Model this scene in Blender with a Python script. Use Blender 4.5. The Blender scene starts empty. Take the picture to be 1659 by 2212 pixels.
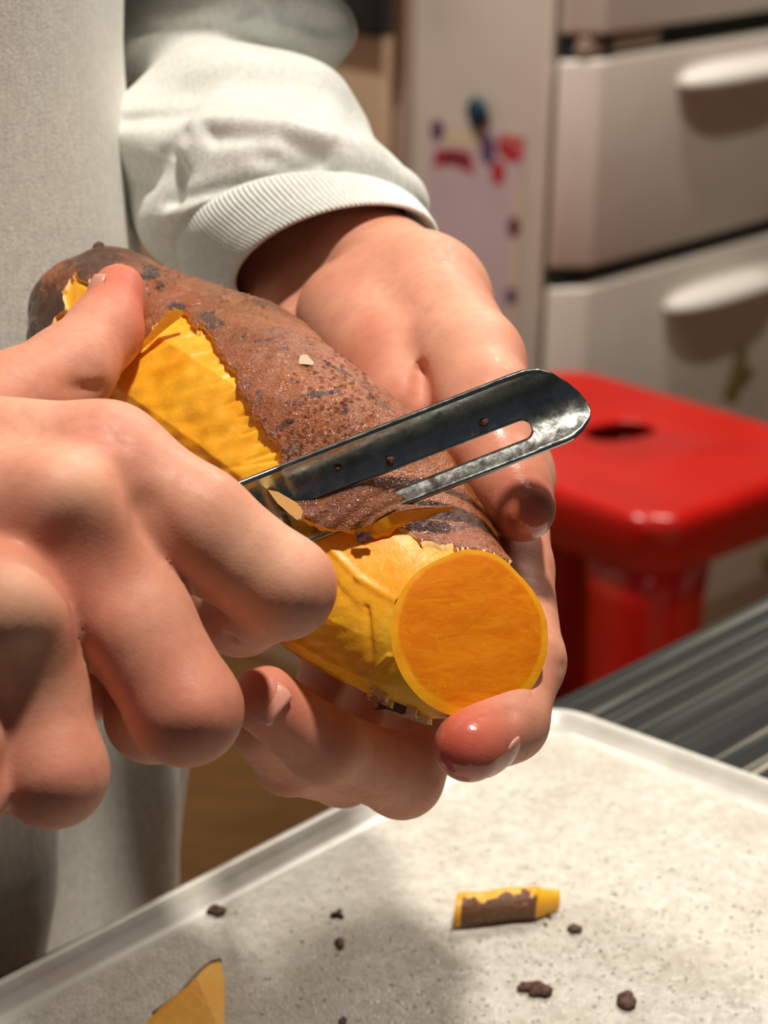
import bpy, bmesh, math, random
import numpy as np
from mathutils import Vector, Matrix

# ------------------------------------------------------------------ camera, world, lights
scene = bpy.context.scene
COL = scene.collection
FPX, CX, CY = 4800.0, 829.5, 1106.0          # focal length and centre for a 1659 x 2212 frame
PITCH, ROLL, CAMH = math.radians(20), math.radians(1.5), 1.25
_F = np.array([0, math.cos(PITCH), -math.sin(PITCH)])
_R0 = np.array([1.0, 0, 0]); _U0 = np.array([0, math.sin(PITCH), math.cos(PITCH)])
_R = _R0 * math.cos(ROLL) + _U0 * math.sin(ROLL)
_U = _U0 * math.cos(ROLL) - _R0 * math.sin(ROLL)
ORG = np.array([0, 0, CAMH])

cam_data = bpy.data.cameras.new('camera')
cam = bpy.data.objects.new('camera', cam_data)
COL.objects.link(cam)
cam.matrix_world = Matrix(((_R[0], _U[0], -_F[0], 0), (_R[1], _U[1], -_F[1], 0), (_R[2], _U[2], -_F[2], CAMH), (0, 0, 0, 1)))
cam_data.sensor_fit = 'VERTICAL'; cam_data.sensor_height = 36.0; cam_data.sensor_width = 27.0
cam_data.lens = 36.0 * FPX / 2212.0
cam_data.clip_start = 0.02; cam_data.clip_end = 50
cam_data.dof.use_dof = True; cam_data.dof.focus_distance = 0.500; cam_data.dof.aperture_fstop = 19.0
scene.camera = cam

world = bpy.data.worlds.new('world'); scene.world = world; world.use_nodes = True
world.node_tree.nodes['Background'].inputs[0].default_value = (0.80, 0.90, 1.0, 1)
world.node_tree.nodes['Background'].inputs[1].default_value = 0.045

scene.view_settings.view_transform = 'Standard'; scene.view_settings.look = 'None'
scene.view_settings.gamma = 1.0; scene.view_settings.use_curve_mapping = False
scene.view_settings.exposure = 0.0

def lamp(name, loc, power, size, color, cone):
    l = bpy.data.lights.new(name, 'SPOT'); l.energy = power; l.shadow_soft_size = size; l.color = color   # recessed downlights
    l.spot_size = math.radians(cone); l.spot_blend = 0.4
    o = bpy.data.objects.new(name, l); o.location = loc; COL.objects.link(o)
    return o
LAMPS = [((0.145, 0.42, 2.14), 58, 0.045, 88), ((0.45, 2.32, 2.45), 46, 0.05, 150), ((0.85, 2.05, 2.45), 50, 0.05, 150), ((-0.45, 1.85, 2.45), 92, 0.05, 150)]
for i, (p, e, s, c) in enumerate(LAMPS):
    lamp('lamp_light', p, e, s, (1.0, 0.91, 0.79), c)

# ------------------------------------------------------------------ helpers
def c2w(P):
    """camera millimetres (right, up, depth) -> world metres"""
    P = np.asarray(P, float) / 1000.0
    return ORG + P[..., 0:1] * _R + P[..., 1:2] * _U + P[..., 2:3] * _F
def cm(px, py, d):
    """a photo pixel at depth d (mm) -> camera millimetres"""
    return np.array([(px - CX) * d / FPX, -(py - CY) * d / FPX, d], float)
def W(px, py, d):
    return c2w(cm(px, py, d))
def ray(px, py):
    return _F + _R * (px - CX) / FPX - _U * (py - CY) / FPX
def on_plane(px, py, p0, n):
    d = ray(px, py); p0 = np.asarray(p0, float); n = np.asarray(n, float)
    return ORG + d * (np.dot(p0 - ORG, n) / np.dot(d, n))
def on_z(px, py, z): return on_plane(px, py, (0, 0, z), (0, 0, 1))
def project(P):
    Q = np.asarray(P) - ORG
    d = Q @ _F
    return CX + FPX * (Q @ _R) / d, CY - FPX * (Q @ _U) / d, d * 1000

def mesh_obj(name, verts, faces, mat, parent=None, smooth=True, mats=None, face_mats=None):
    me = bpy.data.meshes.new(name)
    V = np.asarray(verts, np.float32).reshape(-1, 3)
    if isinstance(faces, np.ndarray):
        nf, nc = faces.shape
        me.vertices.add(len(V)); me.vertices.foreach_set('co', V.ravel())
        me.loops.add(nf * nc); me.loops.foreach_set('vertex_index', faces.astype(np.int32).ravel())
        me.polygons.add(nf); me.polygons.foreach_set('loop_start', np.arange(0, nf * nc, nc, dtype=np.int32))
        me.update(calc_edges=True); me.validate()
    else:
        me.from_pydata(V.tolist(), [], [list(map(int, f)) for f in faces])
    me.polygons.foreach_set('use_smooth', [smooth] * len(me.polygons))
    for m in (mats or [mat]): me.materials.append(m)
    if face_mats is not None: me.polygons.foreach_set('material_index', list(map(int, face_mats)))
    me.update()
    o = bpy.data.objects.new(name, me); COL.objects.link(o)
    if parent is not None: o.parent = parent
    return o
def tag(o, label=None, cat=None, group=None, kind=None):
    if label: o['label'] = label
    if cat: o['category'] = cat
    if group: o['group'] = group
    if kind: o['kind'] = kind
    return o
def empty(name, loc=(0, 0, 0)):
    o = bpy.data.objects.new(name, None); COL.objects.link(o); o.empty_display_size = 0.02
    return o          # kept at the origin so that children hold world coordinates
def set_attr(o, name, vals):
    a = o.data.attributes.new(name, 'FLOAT', 'POINT'); a.data.foreach_set('value', np.asarray(vals, np.float32))
def fix_normals(o):
    bm = bmesh.new(); bm.from_mesh(o.data); bmesh.ops.recalc_face_normals(bm, faces=bm.faces); bm.to_mesh(o.data); bm.free()
def bevel(o, w, seg=3, limit=True):
    m = o.modifiers.new('bevel', 'BEVEL'); m.width = w; m.segments = seg
    if limit: m.limit_method = 'ANGLE'; m.angle_limit = math.radians(35)
    return o
def prism(name, poly_xy, z0, z1, mat, parent=None, bev=0, smooth=True, seg=3):
    """vertical prism over a ground polygon"""
    n = len(poly_xy)
    v = [(x, y, z0) for x, y in poly_xy] + [(x, y, z1) for x, y in poly_xy]
    f = [list(range(n))[::-1], list(range(n, 2 * n))] + [[i, (i + 1) % n, n + (i + 1) % n, n + i] for i in range(n)]
    o = mesh_obj(name, v, f, mat, parent, smooth=bev > 0)
    fix_normals(o)
    if bev: bevel(o, bev, seg)
    return o
def obox(name, origin, ax, ay, az, mat, parent=None, bev=0, seg=3):
    """box from a corner and three edge vectors"""
    o0, a, b, c = [np.asarray(q, float) for q in (origin, ax, ay, az)]
    v = [o0 + a * i + b * j + c * k for k in (0, 1) for j in (0, 1) for i in (0, 1)]
    f = [[0, 2, 3, 1], [4, 5, 7, 6], [0, 1, 5, 4], [2, 6, 7, 3], [0, 4, 6, 2], [1, 3, 7, 5]]
    o = mesh_obj(name, v, f, mat, parent, smooth=bev > 0); fix_normals(o)
    if bev: bevel(o, bev, seg)
    return o

# ---- signed distance modelling: tapered bones blended into one skin
def seg_d(P, a, b):
    ab = b - a; L = float(ab @ ab) + 1e-9
    t = np.clip(((P - a) @ ab) / L, 0, 1)
    return np.linalg.norm(P - a - t[..., None] * ab, axis=-1), t
def cone(P, a, ra, b, rb):
    d, t = seg_d(P, a, b); return d - (ra + (rb - ra) * t)
def smin(a, b, k):
    h = np.clip(0.5 + 0.5 * (b - a) / k, 0, 1)
    return b * (1 - h) + a * h - k * h * (1 - h)
def chain(P, nodes, k=3.0):
    """nodes: (px,py,depth,radius_mm) list"""
    D = None
    for (a, b) in zip(nodes[:-1], nodes[1:]):
        d = cone(P, cm(*a[:3]), a[3], cm(*b[:3]), b[3])
        D = d if D is None else smin(D, d, k)
    return D
def surface_nets(D, org, h):
    s = D < 0
    nx, ny, nz = D.shape
    c = np.zeros((nx - 1, ny - 1, nz - 1), np.int8)
    corners = [(i, j, k) for i in (0, 1) for j in (0, 1) for k in (0, 1)]
    for i, j, k in corners: c += s[i:nx - 1 + i, j:ny - 1 + j, k:nz - 1 + k]
    act = (c > 0) & (c < 8)
    idx = np.full(act.shape, -1, np.int64); cells = np.argwhere(act); idx[act] = np.arange(len(cells))
    acc = np.zeros((len(cells), 3)); cnt = np.zeros(len(cells))
    vals = {q: D[cells[:, 0] + q[0], cells[:, 1] + q[1], cells[:, 2] + q[2]] for q in corners}
    for a in corners:
        for ax in range(3):
            if a[ax] == 0:
                b = list(a); b[ax] = 1; b = tuple(b)
                va, vb = vals[a], vals[b]
                m = (va < 0) != (vb < 0)
                t = np.where(m, va / np.where(m, va - vb, 1), 0)
                p = np.array(a, float)[None].repeat(len(cells), 0); p[:, ax] += t
                acc += p * m[:, None]; cnt += m
    V = (cells + acc / cnt[:, None]) * h + org
    faces = []
    for ax in range(3):
        a1, a2 = [(1, 2), (2, 0), (0, 1)][ax]
        sl0 = [slice(1, -1)] * 3; sl1 = [slice(1, -1)] * 3
        sl0[ax] = slice(0, -1); sl1[ax] = slice(1, None)
        s0 = s[tuple(sl0)]; s1 = s[tuple(sl1)]
        e = np.argwhere(s0 != s1)
        flip = s0[s0 != s1]
        base = e.copy(); base[:, a1] += 1; base[:, a2] += 1
        def cell(d1, d2):
            q = base.copy(); q[:, a1] += d1; q[:, a2] += d2
            return idx[q[:, 0], q[:, 1], q[:, 2]]
        quad = np.stack([cell(-1, -1), cell(0, -1), cell(0, 0), cell(-1, 0)], 1)
        quad[~flip] = quad[~flip][:, ::-1]
        faces.append(quad)
    return V, np.concatenate(faces)
def relax(V, Fq, it=2, lam=0.5):
    V = V.copy()
    a = np.concatenate([Fq[:, 0], Fq[:, 1], Fq[:, 2], Fq[:, 3]]); b = np.concatenate([Fq[:, 1], Fq[:, 2], Fq[:, 3], Fq[:, 0]])
    i = np.concatenate([a, b]); j = np.concatenate([b, a]); n = np.bincount(i, minlength=len(V))
    for _ in range(it):
        for l in (lam, -lam * 0.9):
            m = np.stack([np.bincount(i, V[j, q], minlength=len(V)) for q in range(3)], 1) / n[:, None]
            V += l * (m - V)
    return V
def sdf_mesh(fn, lo, hi, h):
    lo = np.asarray(lo, float); hi = np.asarray(hi, float)
    n = np.ceil((hi - lo) / h).astype(int) + 1
    B = 4; nb = -(-n // B); n = nb * B
    cc = np.stack(np.meshgrid(*[lo[q] + h * (B * np.arange(nb[q]) + (B - 1) / 2) for q in range(3)], indexing='ij'), -1).reshape(-1, 3)
    Dc = fn(cc)
    o = np.stack(np.meshgrid(*[h * (np.arange(B) - (B - 1) / 2)] * 3, indexing='ij'), -1).reshape(-1, 3)
    D = np.repeat(Dc[:, None], B ** 3, 1)
    act = np.where(np.abs(Dc) < 6.0 * h)[0]
    for i in range(0, len(act), 3000):
        q = act[i:i + 3000]; D[q] = fn((cc[q][:, None] + o[None]).reshape(-1, 3)).reshape(len(q), -1)
    D = D.reshape(*nb, B, B, B).transpose(0, 3, 1, 4, 2, 5).reshape(n)
    V, Fq = surface_nets(D, lo, h)
    return relax(V, Fq), Fq

def wob(P, seed, freq, n=7):
    """cheap smooth 3-D noise from random sines, about -1..1"""
    r = np.random.RandomState(seed); out = 0
    for _ in range(n):
        k = r.normal(size=3) * freq; out = out + np.sin(P @ k + r.uniform(0, 6.28))
    return out / math.sqrt(n)
def in_poly(x, y, poly):
    poly = np.asarray(poly, float); inside = np.zeros(np.shape(x), bool)
    for (x0, y0), (x1, y1) in zip(poly, np.roll(poly, -1, 0)):
        c = ((y0 > y) != (y1 > y)) & (x < (x1 - x0) * (y - y0) / (y1 - y0 + 1e-12) + x0)
        inside ^= c
    return inside
def catmull(pts, n):
    pts = np.asarray(pts, float); m = len(pts)
    q = np.vstack([2 * pts[0] - pts[1], pts, 2 * pts[-1] - pts[-2]])
    out = []
    for s in np.linspace(0, m - 1, n):
        i = min(int(s), m - 2); t = s - i
        a, b, c, d = q[i], q[i + 1], q[i + 2], q[i + 3]
        out.append(0.5 * (2 * b + (c - a) * t + (2 * a - 5 * b + 4 * c - d) * t * t + (-a + 3 * b - 3 * c + d) * t ** 3))
    return np.array(out)
def unit(v): v = np.asarray(v, float); return v / np.linalg.norm(v, axis=-1, keepdims=True)
def grid_faces(nu, nv, wrap=False, base=0):
    i = np.arange(nu - 1)[:, None]; j = np.arange(nv if wrap else nv - 1)[None]
    j2 = (j + 1) % nv
    return np.stack([base + i * nv + j, base + i * nv + j2, base + (i + 1) * nv + j2, base + (i + 1) * nv + j], -1).reshape(-1, 4)

# ------------------------------------------------------------------ materials
def lin(r, g, b):
    f = lambda c: (c / 255 / 12.92) if c / 255 <= 0.04045 else ((c / 255 + 0.055) / 1.055) ** 2.4
    return (f(r), f(g), f(b), 1)
class Mat:
    def __init__(s, name, color=(0.8, 0.8, 0.8, 1), rough=0.5, metal=0.0, spec=0.5):
        s.m = bpy.data.materials.new(name); s.m.use_nodes = True
        s.t = s.m.node_tree; s.n = s.t.nodes; s.l = s.t.links
        s.b = s.n['Principled BSDF']
        s.b.inputs['Base Color'].default_value = color; s.b.inputs['Roughness'].default_value = rough
        s.b.inputs['Metallic'].default_value = metal; s.b.inputs['Specular IOR Level'].default_value = spec
        s.co = None; s.nrm = None
    def coord(s, scale=(1, 1, 1), rot=(0, 0, 0)):
        t = s.n.new('ShaderNodeTexCoord'); mp = s.n.new('ShaderNodeMapping')
        mp.inputs['Scale'].default_value = scale; mp.inputs['Rotation'].default_value = rot
        s.l.new(t.outputs['Object'], mp.inputs[0]); return mp.outputs[0]
    def noise(s, scale, detail=4, rough=0.55, dist=0, vec=None):
        n = s.n.new('ShaderNodeTexNoise'); n.inputs['Scale'].default_value = scale; n.inputs['Detail'].default_value = detail
        n.inputs['Roughness'].default_value = rough; n.inputs['Distortion'].default_value = dist
        s.l.new(vec if vec is not None else s.coord(), n.inputs['Vector']); return n.outputs['Fac']
    def voro(s, scale, feature='F1', vec=None):
        n = s.n.new('ShaderNodeTexVoronoi'); n.feature = feature; n.inputs['Scale'].default_value = scale
        s.l.new(vec if vec is not None else s.coord(), n.inputs['Vector']); return n.outputs['Distance']
    def attr(s, name):
        n = s.n.new('ShaderNodeAttribute'); n.attribute_name = name; return n.outputs['Fac']
    def ramp(s, fac, stops):
        n = s.n.new('ShaderNodeValToRGB'); e = n.color_ramp.elements
        while len(e) < len(stops): e.new(0.5)
        for el, (p, c) in zip(e, stops): el.position = p; el.color = c
        s.l.new(fac, n.inputs[0]); return n.outputs[0]
    def gray(s, fac, a, b, lo=0.0, hi=1.0):
        return s.ramp(fac, [(a, (lo, lo, lo, 1)), (b, (hi, hi, hi, 1))])
    def mix(s, fac, a, b, mode='MIX'):
        n = s.n.new('ShaderNodeMix'); n.data_type = 'RGBA'; n.blend_type = mode
        for sock, v in ((n.inputs['Factor'], fac), (n.inputs['A'], a), (n.inputs['B'], b)):
            if hasattr(v, 'node'): s.l.new(v, sock)
            else: sock.default_value = v
        return n.outputs['Result']
    def color(s, c): s.l.new(c, s.b.inputs['Base Color']); return s
    def rough(s, c): s.l.new(c, s.b.inputs['Roughness']); return s
    def bump(s, h, strength=0.3, dist=0.001):
        n = s.n.new('ShaderNodeBump'); n.inputs['Strength'].default_value = strength; n.inputs['Distance'].default_value = dist
        s.l.new(h, n.inputs['Height'])
        if s.nrm is not None: s.l.new(s.nrm, n.inputs['Normal'])
        s.nrm = n.outputs[0]; s.l.new(s.nrm, s.b.inputs['Normal']); return s
    def sss(s, w, radius, scale):
        s.b.inputs['Subsurface Weight'].default_value = w; s.b.inputs['Subsurface Radius'].default_value = radius
        s.b.inputs['Subsurface Scale'].default_value = scale; return s
    def coat(s, w, r=0.1): s.b.inputs['Coat Weight'].default_value = w; s.b.inputs['Coat Roughness'].default_value = r; return s

M = {}
# skin
k = Mat('skin', rough=0.5, spec=0.35)
base = k.mix(k.gray(k.noise(38, 3), 0.35, 0.7), lin(226, 165, 138), lin(208, 138, 112))
base = k.mix(k.gray(k.noise(330, 2), 0.45, 0.75, 0, 0.28), base, lin(190, 110, 90))
base = k.mix(k.attr('red'), base, lin(205, 66, 52))
base = k.mix(k.attr('pale'), base, lin(240, 200, 165))
k.color(base)
wet = k.attr('wet')
rr = k.mix(wet, k.gray(k.noise(500, 2), 0.3, 0.7, 0.46, 0.64), (0.16, 0.16, 0.16, 1)); k.rough(rr)
k.l.new(wet, k.b.inputs['Coat Weight']); k.b.inputs['Coat Roughness'].default_value = 0.08
k.bump(k.voro(1400), 0.10, 0.0003); k.bump(k.noise(260, 4, 0.55, 0.6), 0.07, 0.0008)
k.sss(0.10, (1.0, 0.32, 0.18), 0.004); M['skin'] = k.m
k = Mat('nail', lin(226, 160, 142), 0.3); k.coat(0.3); M['nail'] = k.m
# fabric
def fabric(name, c1, c2, scale=700):
    k = Mat(name, rough=0.95, spec=0.15)
    v = k.coord((1, 1, 0.35))
    c = k.mix(k.gray(k.noise(scale, 3, 0.7, vec=v), 0.38, 0.66), c1, c2)
    c = k.mix(k.gray(k.noise(14, 3), 0.45, 0.8, 0, 0.16), c, lin(225, 212, 180))
    k.color(c); k.bump(k.noise(scale * 1.6, 2, 0.6), 0.3, 0.0009); k.bump(k.noise(120, 3), 0.12, 0.002)
    k.b.inputs['Sheen Weight'].default_value = 0.25
    return k.m
M['fleece'] = fabric('heather_fleece', lin(224, 222, 214), lin(202, 201, 195))
M['sleeve'] = fabric('sleeve_fleece', lin(238, 240, 236), lin(220, 222, 218))
M['rib'] = fabric('ribbed_cotton', lin(236, 239, 236), lin(216, 221, 219), 900)
k = Mat('dark_denim', lin(32, 38, 52), 0.9); k.bump(k.noise(900, 2), 0.3, 0.0008); M['denim'] = k.m
# potato
k = Mat('potato_skin', rough=0.5, spec=0.6)
v = k.coord()
c = k.mix(k.gray(k.noise(55, 5, 0.65, vec=v), 0.32, 0.68), lin(166, 86, 32), lin(124, 62, 24))
c = k.mix(k.gray(k.noise(30, 3, vec=v), 0.52, 0.72, 0, 0.55), c, lin(140, 102, 40))
c = k.mix(k.gray(k.noise(520, 3, 0.7, vec=v), 0.5, 0.72, 0, 0.55), c, lin(184, 116, 60))
c = k.mix(k.gray(k.noise(210, 4, 0.7, vec=v), 0.60, 0.68, 0, 0.8), c, lin(62, 30, 24))
c = k.mix(k.attr('dark'), c, lin(30, 14, 6))
k.color(c); k.rough(k.gray(k.noise(600, 3, 0.7, vec=v), 0.46, 0.60, 0.55, 0.10))
k.bump(k.noise(1100, 3, 0.75, vec=v), 0.8, 0.0009); k.bump(k.noise(160, 3, 0.5, vec=v), 0.22, 0.002)
k.b.inputs['Coat Weight'].default_value = 0.30; k.b.inputs['Coat Roughness'].default_value = 0.07
cb = k.n.new('ShaderNodeBump'); cb.inputs['Strength'].default_value = 1.0; cb.inputs['Distance'].default_value = 0.0016
k.l.new(k.noise(330, 3, 0.6, vec=v), cb.inputs['Height']); k.l.new(cb.outputs[0], k.b.inputs['Coat Normal']); M['pskin'] = k.m
k = Mat('potato_flesh', rough=0.42, spec=0.5)
c = k.mix(k.gray(k.noise(60, 4, 0.6), 0.35, 0.68), lin(255, 192, 44), lin(250, 166, 22))
c = k.mix(k.gray(k.noise(400, 3, 0.6), 0.5, 0.75, 0, 0.55), c, lin(255, 205, 80))
k.color(c); k.bump(k.noise(500, 4, 0.6), 0.2, 0.0009); k.bump(k.noise(70, 3), 0.12, 0.002)
k.sss(0.2, (1.0, 0.45, 0.08), 0.003); M['flesh'] = k.m
k = Mat('cut_flesh', rough=0.6, spec=0.2)
v = k.coord((1, 1, 1)); fib = k.noise(260, 4, 0.65, 1.2, vec=k.coord((0.45, 1, 1.6), (0.3, 0.7, 0.3)))
core = k.mix(k.gray(fib, 0.30, 0.74), lin(228, 116, 0), lin(246, 152, 10))
core = k.mix(k.gray(k.noise(700, 2, vec=v), 0.68, 0.76, 0, 0.5), core, lin(255, 195, 60))
ring = k.mix(k.gray(k.noise(180, 3, vec=v), 0.4, 0.7), lin(252, 176, 28), lin(244, 158, 18))
k.color(k.mix(k.attr('ring'), core, ring)); k.bump(fib, 0.08, 0.001); k.sss(0.08, (1.0, 0.45, 0.08), 0.003); M['cut'] = k.m
k = Mat('peel_edge', lin(250, 205, 130), 0.6); M['pedge'] = k.m
k = Mat('crumb_dark', rough=0.6); k.color(k.mix(k.gray(k.noise(700, 3), 0.4, 0.6), lin(58, 30, 24), lin(96, 58, 44))); k.bump(k.noise(900, 2), 0.6, 0.001); M['crumb'] = k.m
k = Mat('pale_chip', lin(236, 214, 190), 0.6); M['chip'] = k.m
# steel
k = Mat('steel', lin(186, 190, 190), 0.2, 1.0)
v = k.coord((1, 1, 1)); k.rough(k.gray(k.noise(300, 4, 0.7, vec=v), 0.3, 0.75, 0.12, 0.36))
k.color(k.mix(k.gray(k.noise(120, 4, 0.7, 0.8, vec=v), 0.52, 0.72, 0, 0.5), lin(188, 192, 190), lin(110, 108, 92)))
k.bump(k.noise(260, 3), 0.06, 0.001); M['steel'] = k.m
# tray
k = Mat('tray_plastic', rough=0.4, spec=0.5)
c = k.mix(k.gray(k.noise(240, 4, 0.7), 0.40, 0.66), lin(204, 202, 194), lin(178, 175, 163))
c = k.mix(k.gray(k.noise(22, 4, 0.6), 0.50, 0.75, 0, 0.6), c, lin(160, 152, 128))
c = k.mix(k.gray(k.noise(560, 2, 0.6), 0.60, 0.72, 0, 0.6), c, lin(132, 122, 100))
k.color(c); k.rough(k.gray(k.noise(500, 2), 0.4, 0.62, 0.22, 0.6))
k.bump(k.noise(420, 3, 0.7), 0.25, 0.0008); k.bump(k.noise(1000, 2), 0.5, 0.0006); M['tray'] = k.m
k = Mat('tray_rim', rough=0.3, spec=0.5); k.color(k.mix(k.gray(k.noise(60, 4, 0.6), 0.42, 0.72, 0, 0.6), lin(208, 208, 202), lin(176, 172, 158))); M['rim'] = k.m
# counter
k = Mat('dark_counter', rough=0.55, spec=0.12)
TH = math.radians(49)
cv = k.coord((1, 1, 1), (0, 0, -TH)); mp = k.n.new('ShaderNodeMapping'); mp.inputs['Scale'].default_value = (1.1, 150, 1); k.l.new(cv, mp.inputs[0])
st = k.noise(1.9, 5, 0.62, 0.3, vec=mp.outputs[0])
k.color(k.ramp(st, [(0.40, lin(14, 20, 20)), (0.55, lin(30, 37, 36)), (0.63, lin(92, 92, 86)), (0.72, lin(190, 182, 170))])); k.bump(st, 0.2, 0.001); M['counter'] = k.m
# kitchen
k = Mat('white_enamel', rough=0.32); k.color(k.mix(k.gray(k.noise(6, 2), 0.4, 0.7), lin(222, 214, 204), lin(214, 205, 194))); M['fridge'] = k.m
M['fhandle'] = Mat('handle_plastic', lin(238, 234, 228), 0.3).m
M['gasket'] = Mat('dark_gasket', lin(26, 32, 32), 0.7).m
M['hinge'] = Mat('hinge_cover', lin(176, 156, 140), 0.5).m
k = Mat('beige_cupboard', rough=0.5); k.color(k.mix(k.gray(k.noise(5, 2), 0.4, 0.7), lin(208, 182, 154), lin(196, 168, 140))); M['cupboard'] = k.m
M['black'] = Mat('black_plastic', lin(18, 22, 24), 0.4).m
k = Mat('red_plastic', lin(214, 30, 20), 0.24); k.color(k.mix(k.gray(k.noise(9, 2), 0.4, 0.7), lin(206, 28, 18), lin(192, 22, 16))); M['red'] = k.m
k = Mat('wood_floor', rough=0.5)
k.color(k.mix(k.gray(k.noise(6, 5, 0.6, 0.5, vec=k.coord((1, 14, 1), (0, 0, -TH))), 0.35, 0.7), lin(112, 78, 34), lin(78, 52, 24))); M['floor'] = k.m
k = Mat('painted_wall', rough=0.85); k.color(k.mix(k.gray(k.noise(4, 3), 0.4, 0.7), lin(206, 190, 170), lin(198, 182, 162))); M['wall'] = k.m
M['ceil'] = Mat('ceiling_paint', lin(226, 222, 214), 0.9).m
k = Mat('paper', rough=0.8); k.color(k.mix(k.gray(k.noise(9, 2), 0.4, 0.7), lin(214, 192, 200), lin(204, 184, 194))); M['paper'] = k.m
M['pr_red'] = Mat('print_red', lin(186, 44, 58), 0.8).m
M['pr_dark'] = Mat('print_dark_red', lin(112, 44, 60), 0.8).m
M['pr_coral'] = Mat('print_coral', lin(205, 104, 100), 0.8).m
M['pr_purple'] = Mat('print_purple', lin(104, 72, 112), 0.8).m
M['pr_curl_cream'] = Mat('print_curl_cream', lin(222, 206, 176), 0.8).m  # cream of the printed patch, also the painted shade of the curled edge
M['teal'] = Mat('teal_plastic', lin(8, 52, 74), 0.45).m
k = Mat('dry_leaf', rough=0.7); k.color(k.mix(k.gray(k.noise(90, 3), 0.4, 0.65), lin(152, 138, 84), lin(112, 96, 56))); M['leaf'] = k.m
M['lampmetal'] = Mat('lamp_metal', lin(60, 60, 60), 0.4, 0.8).m

# ------------------------------------------------------------------ room
UX = np.array([math.cos(TH), math.sin(TH), 0.0])        # along the counter edge / fridge front
NX = np.array([math.sin(TH), -math.cos(TH), 0.0])       # towards the room from the fridge front
UP = np.array([0, 0, 1.0])
def pl(p, a, b, c=None): return np.asarray(p) + UX * a + NX * b + (UP * c if c is not None else 0)
FR = on_z(1238, 480, 0.70); FR = np.array([FR[0], FR[1], 0.0]) * 1.0
_s = 2.55 / FR[1]; FR = FR * _s; FR[2] = 0                # near bottom corner of the fridge
floor = obox('floor', pl(FR, -2.6, -1.2, -0.05), UX * 5.2, NX * 5.2, UP * 0.05, M['floor']); tag(floor, kind='structure')
wb = obox('wall_back', pl(FR, -2.6, -1.25, 0), UX * 5.2, NX * 0.05, UP * 2.55, M['wall']); tag(wb, kind='structure')
wr = obox('wall_right', pl(FR, 2.6, -1.2, 0), UX * 0.05, NX * 5.2, UP * 2.55, M['wall']); tag(wr, kind='structure')

tag(obox('ceiling', pl(FR, -2.6, -1.2, 2.55), UX * 5.2, NX * 5.2, UP * 0.05, M['ceil']), kind='structure')

# ------------------------------------------------------------------ fridge
def build_fridge():
    t = empty('fridge'); tag(t, 'white fridge freezer with drawers and rounded pull handles behind the red stool', 'fridge')
    D = 0.045
    e_ = on_plane(886, 250, pl(FR, 0, -D), -UX); FD = float(np.dot(pl(FR, 0, -D) - e_, NX) * 1.0)
    c0 = pl(FR, 0, -D)
    obox('body', pl(c0, 0, -FD, 0.02), UX * 0.62, NX * FD, UP * 1.75, M['fridge'], t, 0.006)
    # heights of the seams, taken on the front plane
    z1 = on_plane(1330, 95, pl(FR, 0.03, 0), NX)[2]; z2 = on_plane(1310, 592, pl(FR, 0.03, 0), NX)[2]
    obox('gasket', pl(c0, 0.012, -0.001, 0.06), UX * 0.596, NX * 0.02, UP * 1.68, M['gasket'], t)
    fr = [(0.004, 0.006), (0.004, 0.016), (0.040, D), (0.60, D), (0.616, 0.03), (0.616, 0.006)]
    def front(name, za, zb):
        P = [pl(c0, a, b) for a, b in fr]
        o = prism(name, [(p[0], p[1]) for p in P], za, zb, M['fridge'], t, 0.006, seg=3)
        return o
    def handle(px, py, par):
        q = on_plane(px, py, pl(FR, 0, 0), NX)
        n, m = 40, 20; L, H, B = 0.27, 0.031, 0.038
        V = []
        for i in range(n):
            s = -1 + 2 * i / (n - 1); w = (1 - abs(s) ** 3.2) ** 0.5 if abs(s) < 1 else 0
            for j in range(m):
                a = 2 * math.pi * j / m; yy = math.sin(a); zz = math.cos(a)
                zz = zz if zz > 0 else zz * 0.55
                V.append(q + UX * (L / 2 + s * L / 2) + NX * (max(yy, -0.05) * B * w) + UP * (zz * H / 1.4 * (0.25 + 0.75 * w) * (1 if abs(s) < 1 else 0)))
        o = mesh_obj('handle', np.array(V), grid_faces(n, m, True), M['fhandle'], par); fix_normals(o)
        tag(o, label='white pod-shaped pull handle')
    gap = 0.024
    d1 = front('drawer', 0.10, z2 - gap / 2)
    d2 = front('drawer', z2 + gap / 2, z1 - 0.017)
    d3 = front('door', z1 + 0.012, 1.75)
    handle(1432, 668, d1); handle(1462, 182, d2)
    obox('hinge_cover', pl(c0, 0.02, 0.012, z1 - 0.012), UX * 0.15, NX * 0.022, UP * 0.020, M['hinge'], t, 0.002)
    obox('hinge_pin', pl(c0, 0.055, 0.030, z1 - 0.018), UX * 0.012, NX * 0.010, UP * 0.030, M['black'], t, 0.001)
    obox('plinth', pl(c0, 0.02, -0.03, 0.0), UX * 0.58, NX * 0.05, UP * 0.09, M['fridge'], t)
    return t, c0
fridge, FC0 = build_fridge()
SIDE_N = -UX
def side_pt(px, py, off=0.0012): return on_plane(px, py, FC0, SIDE_N) - UX * off

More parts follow.
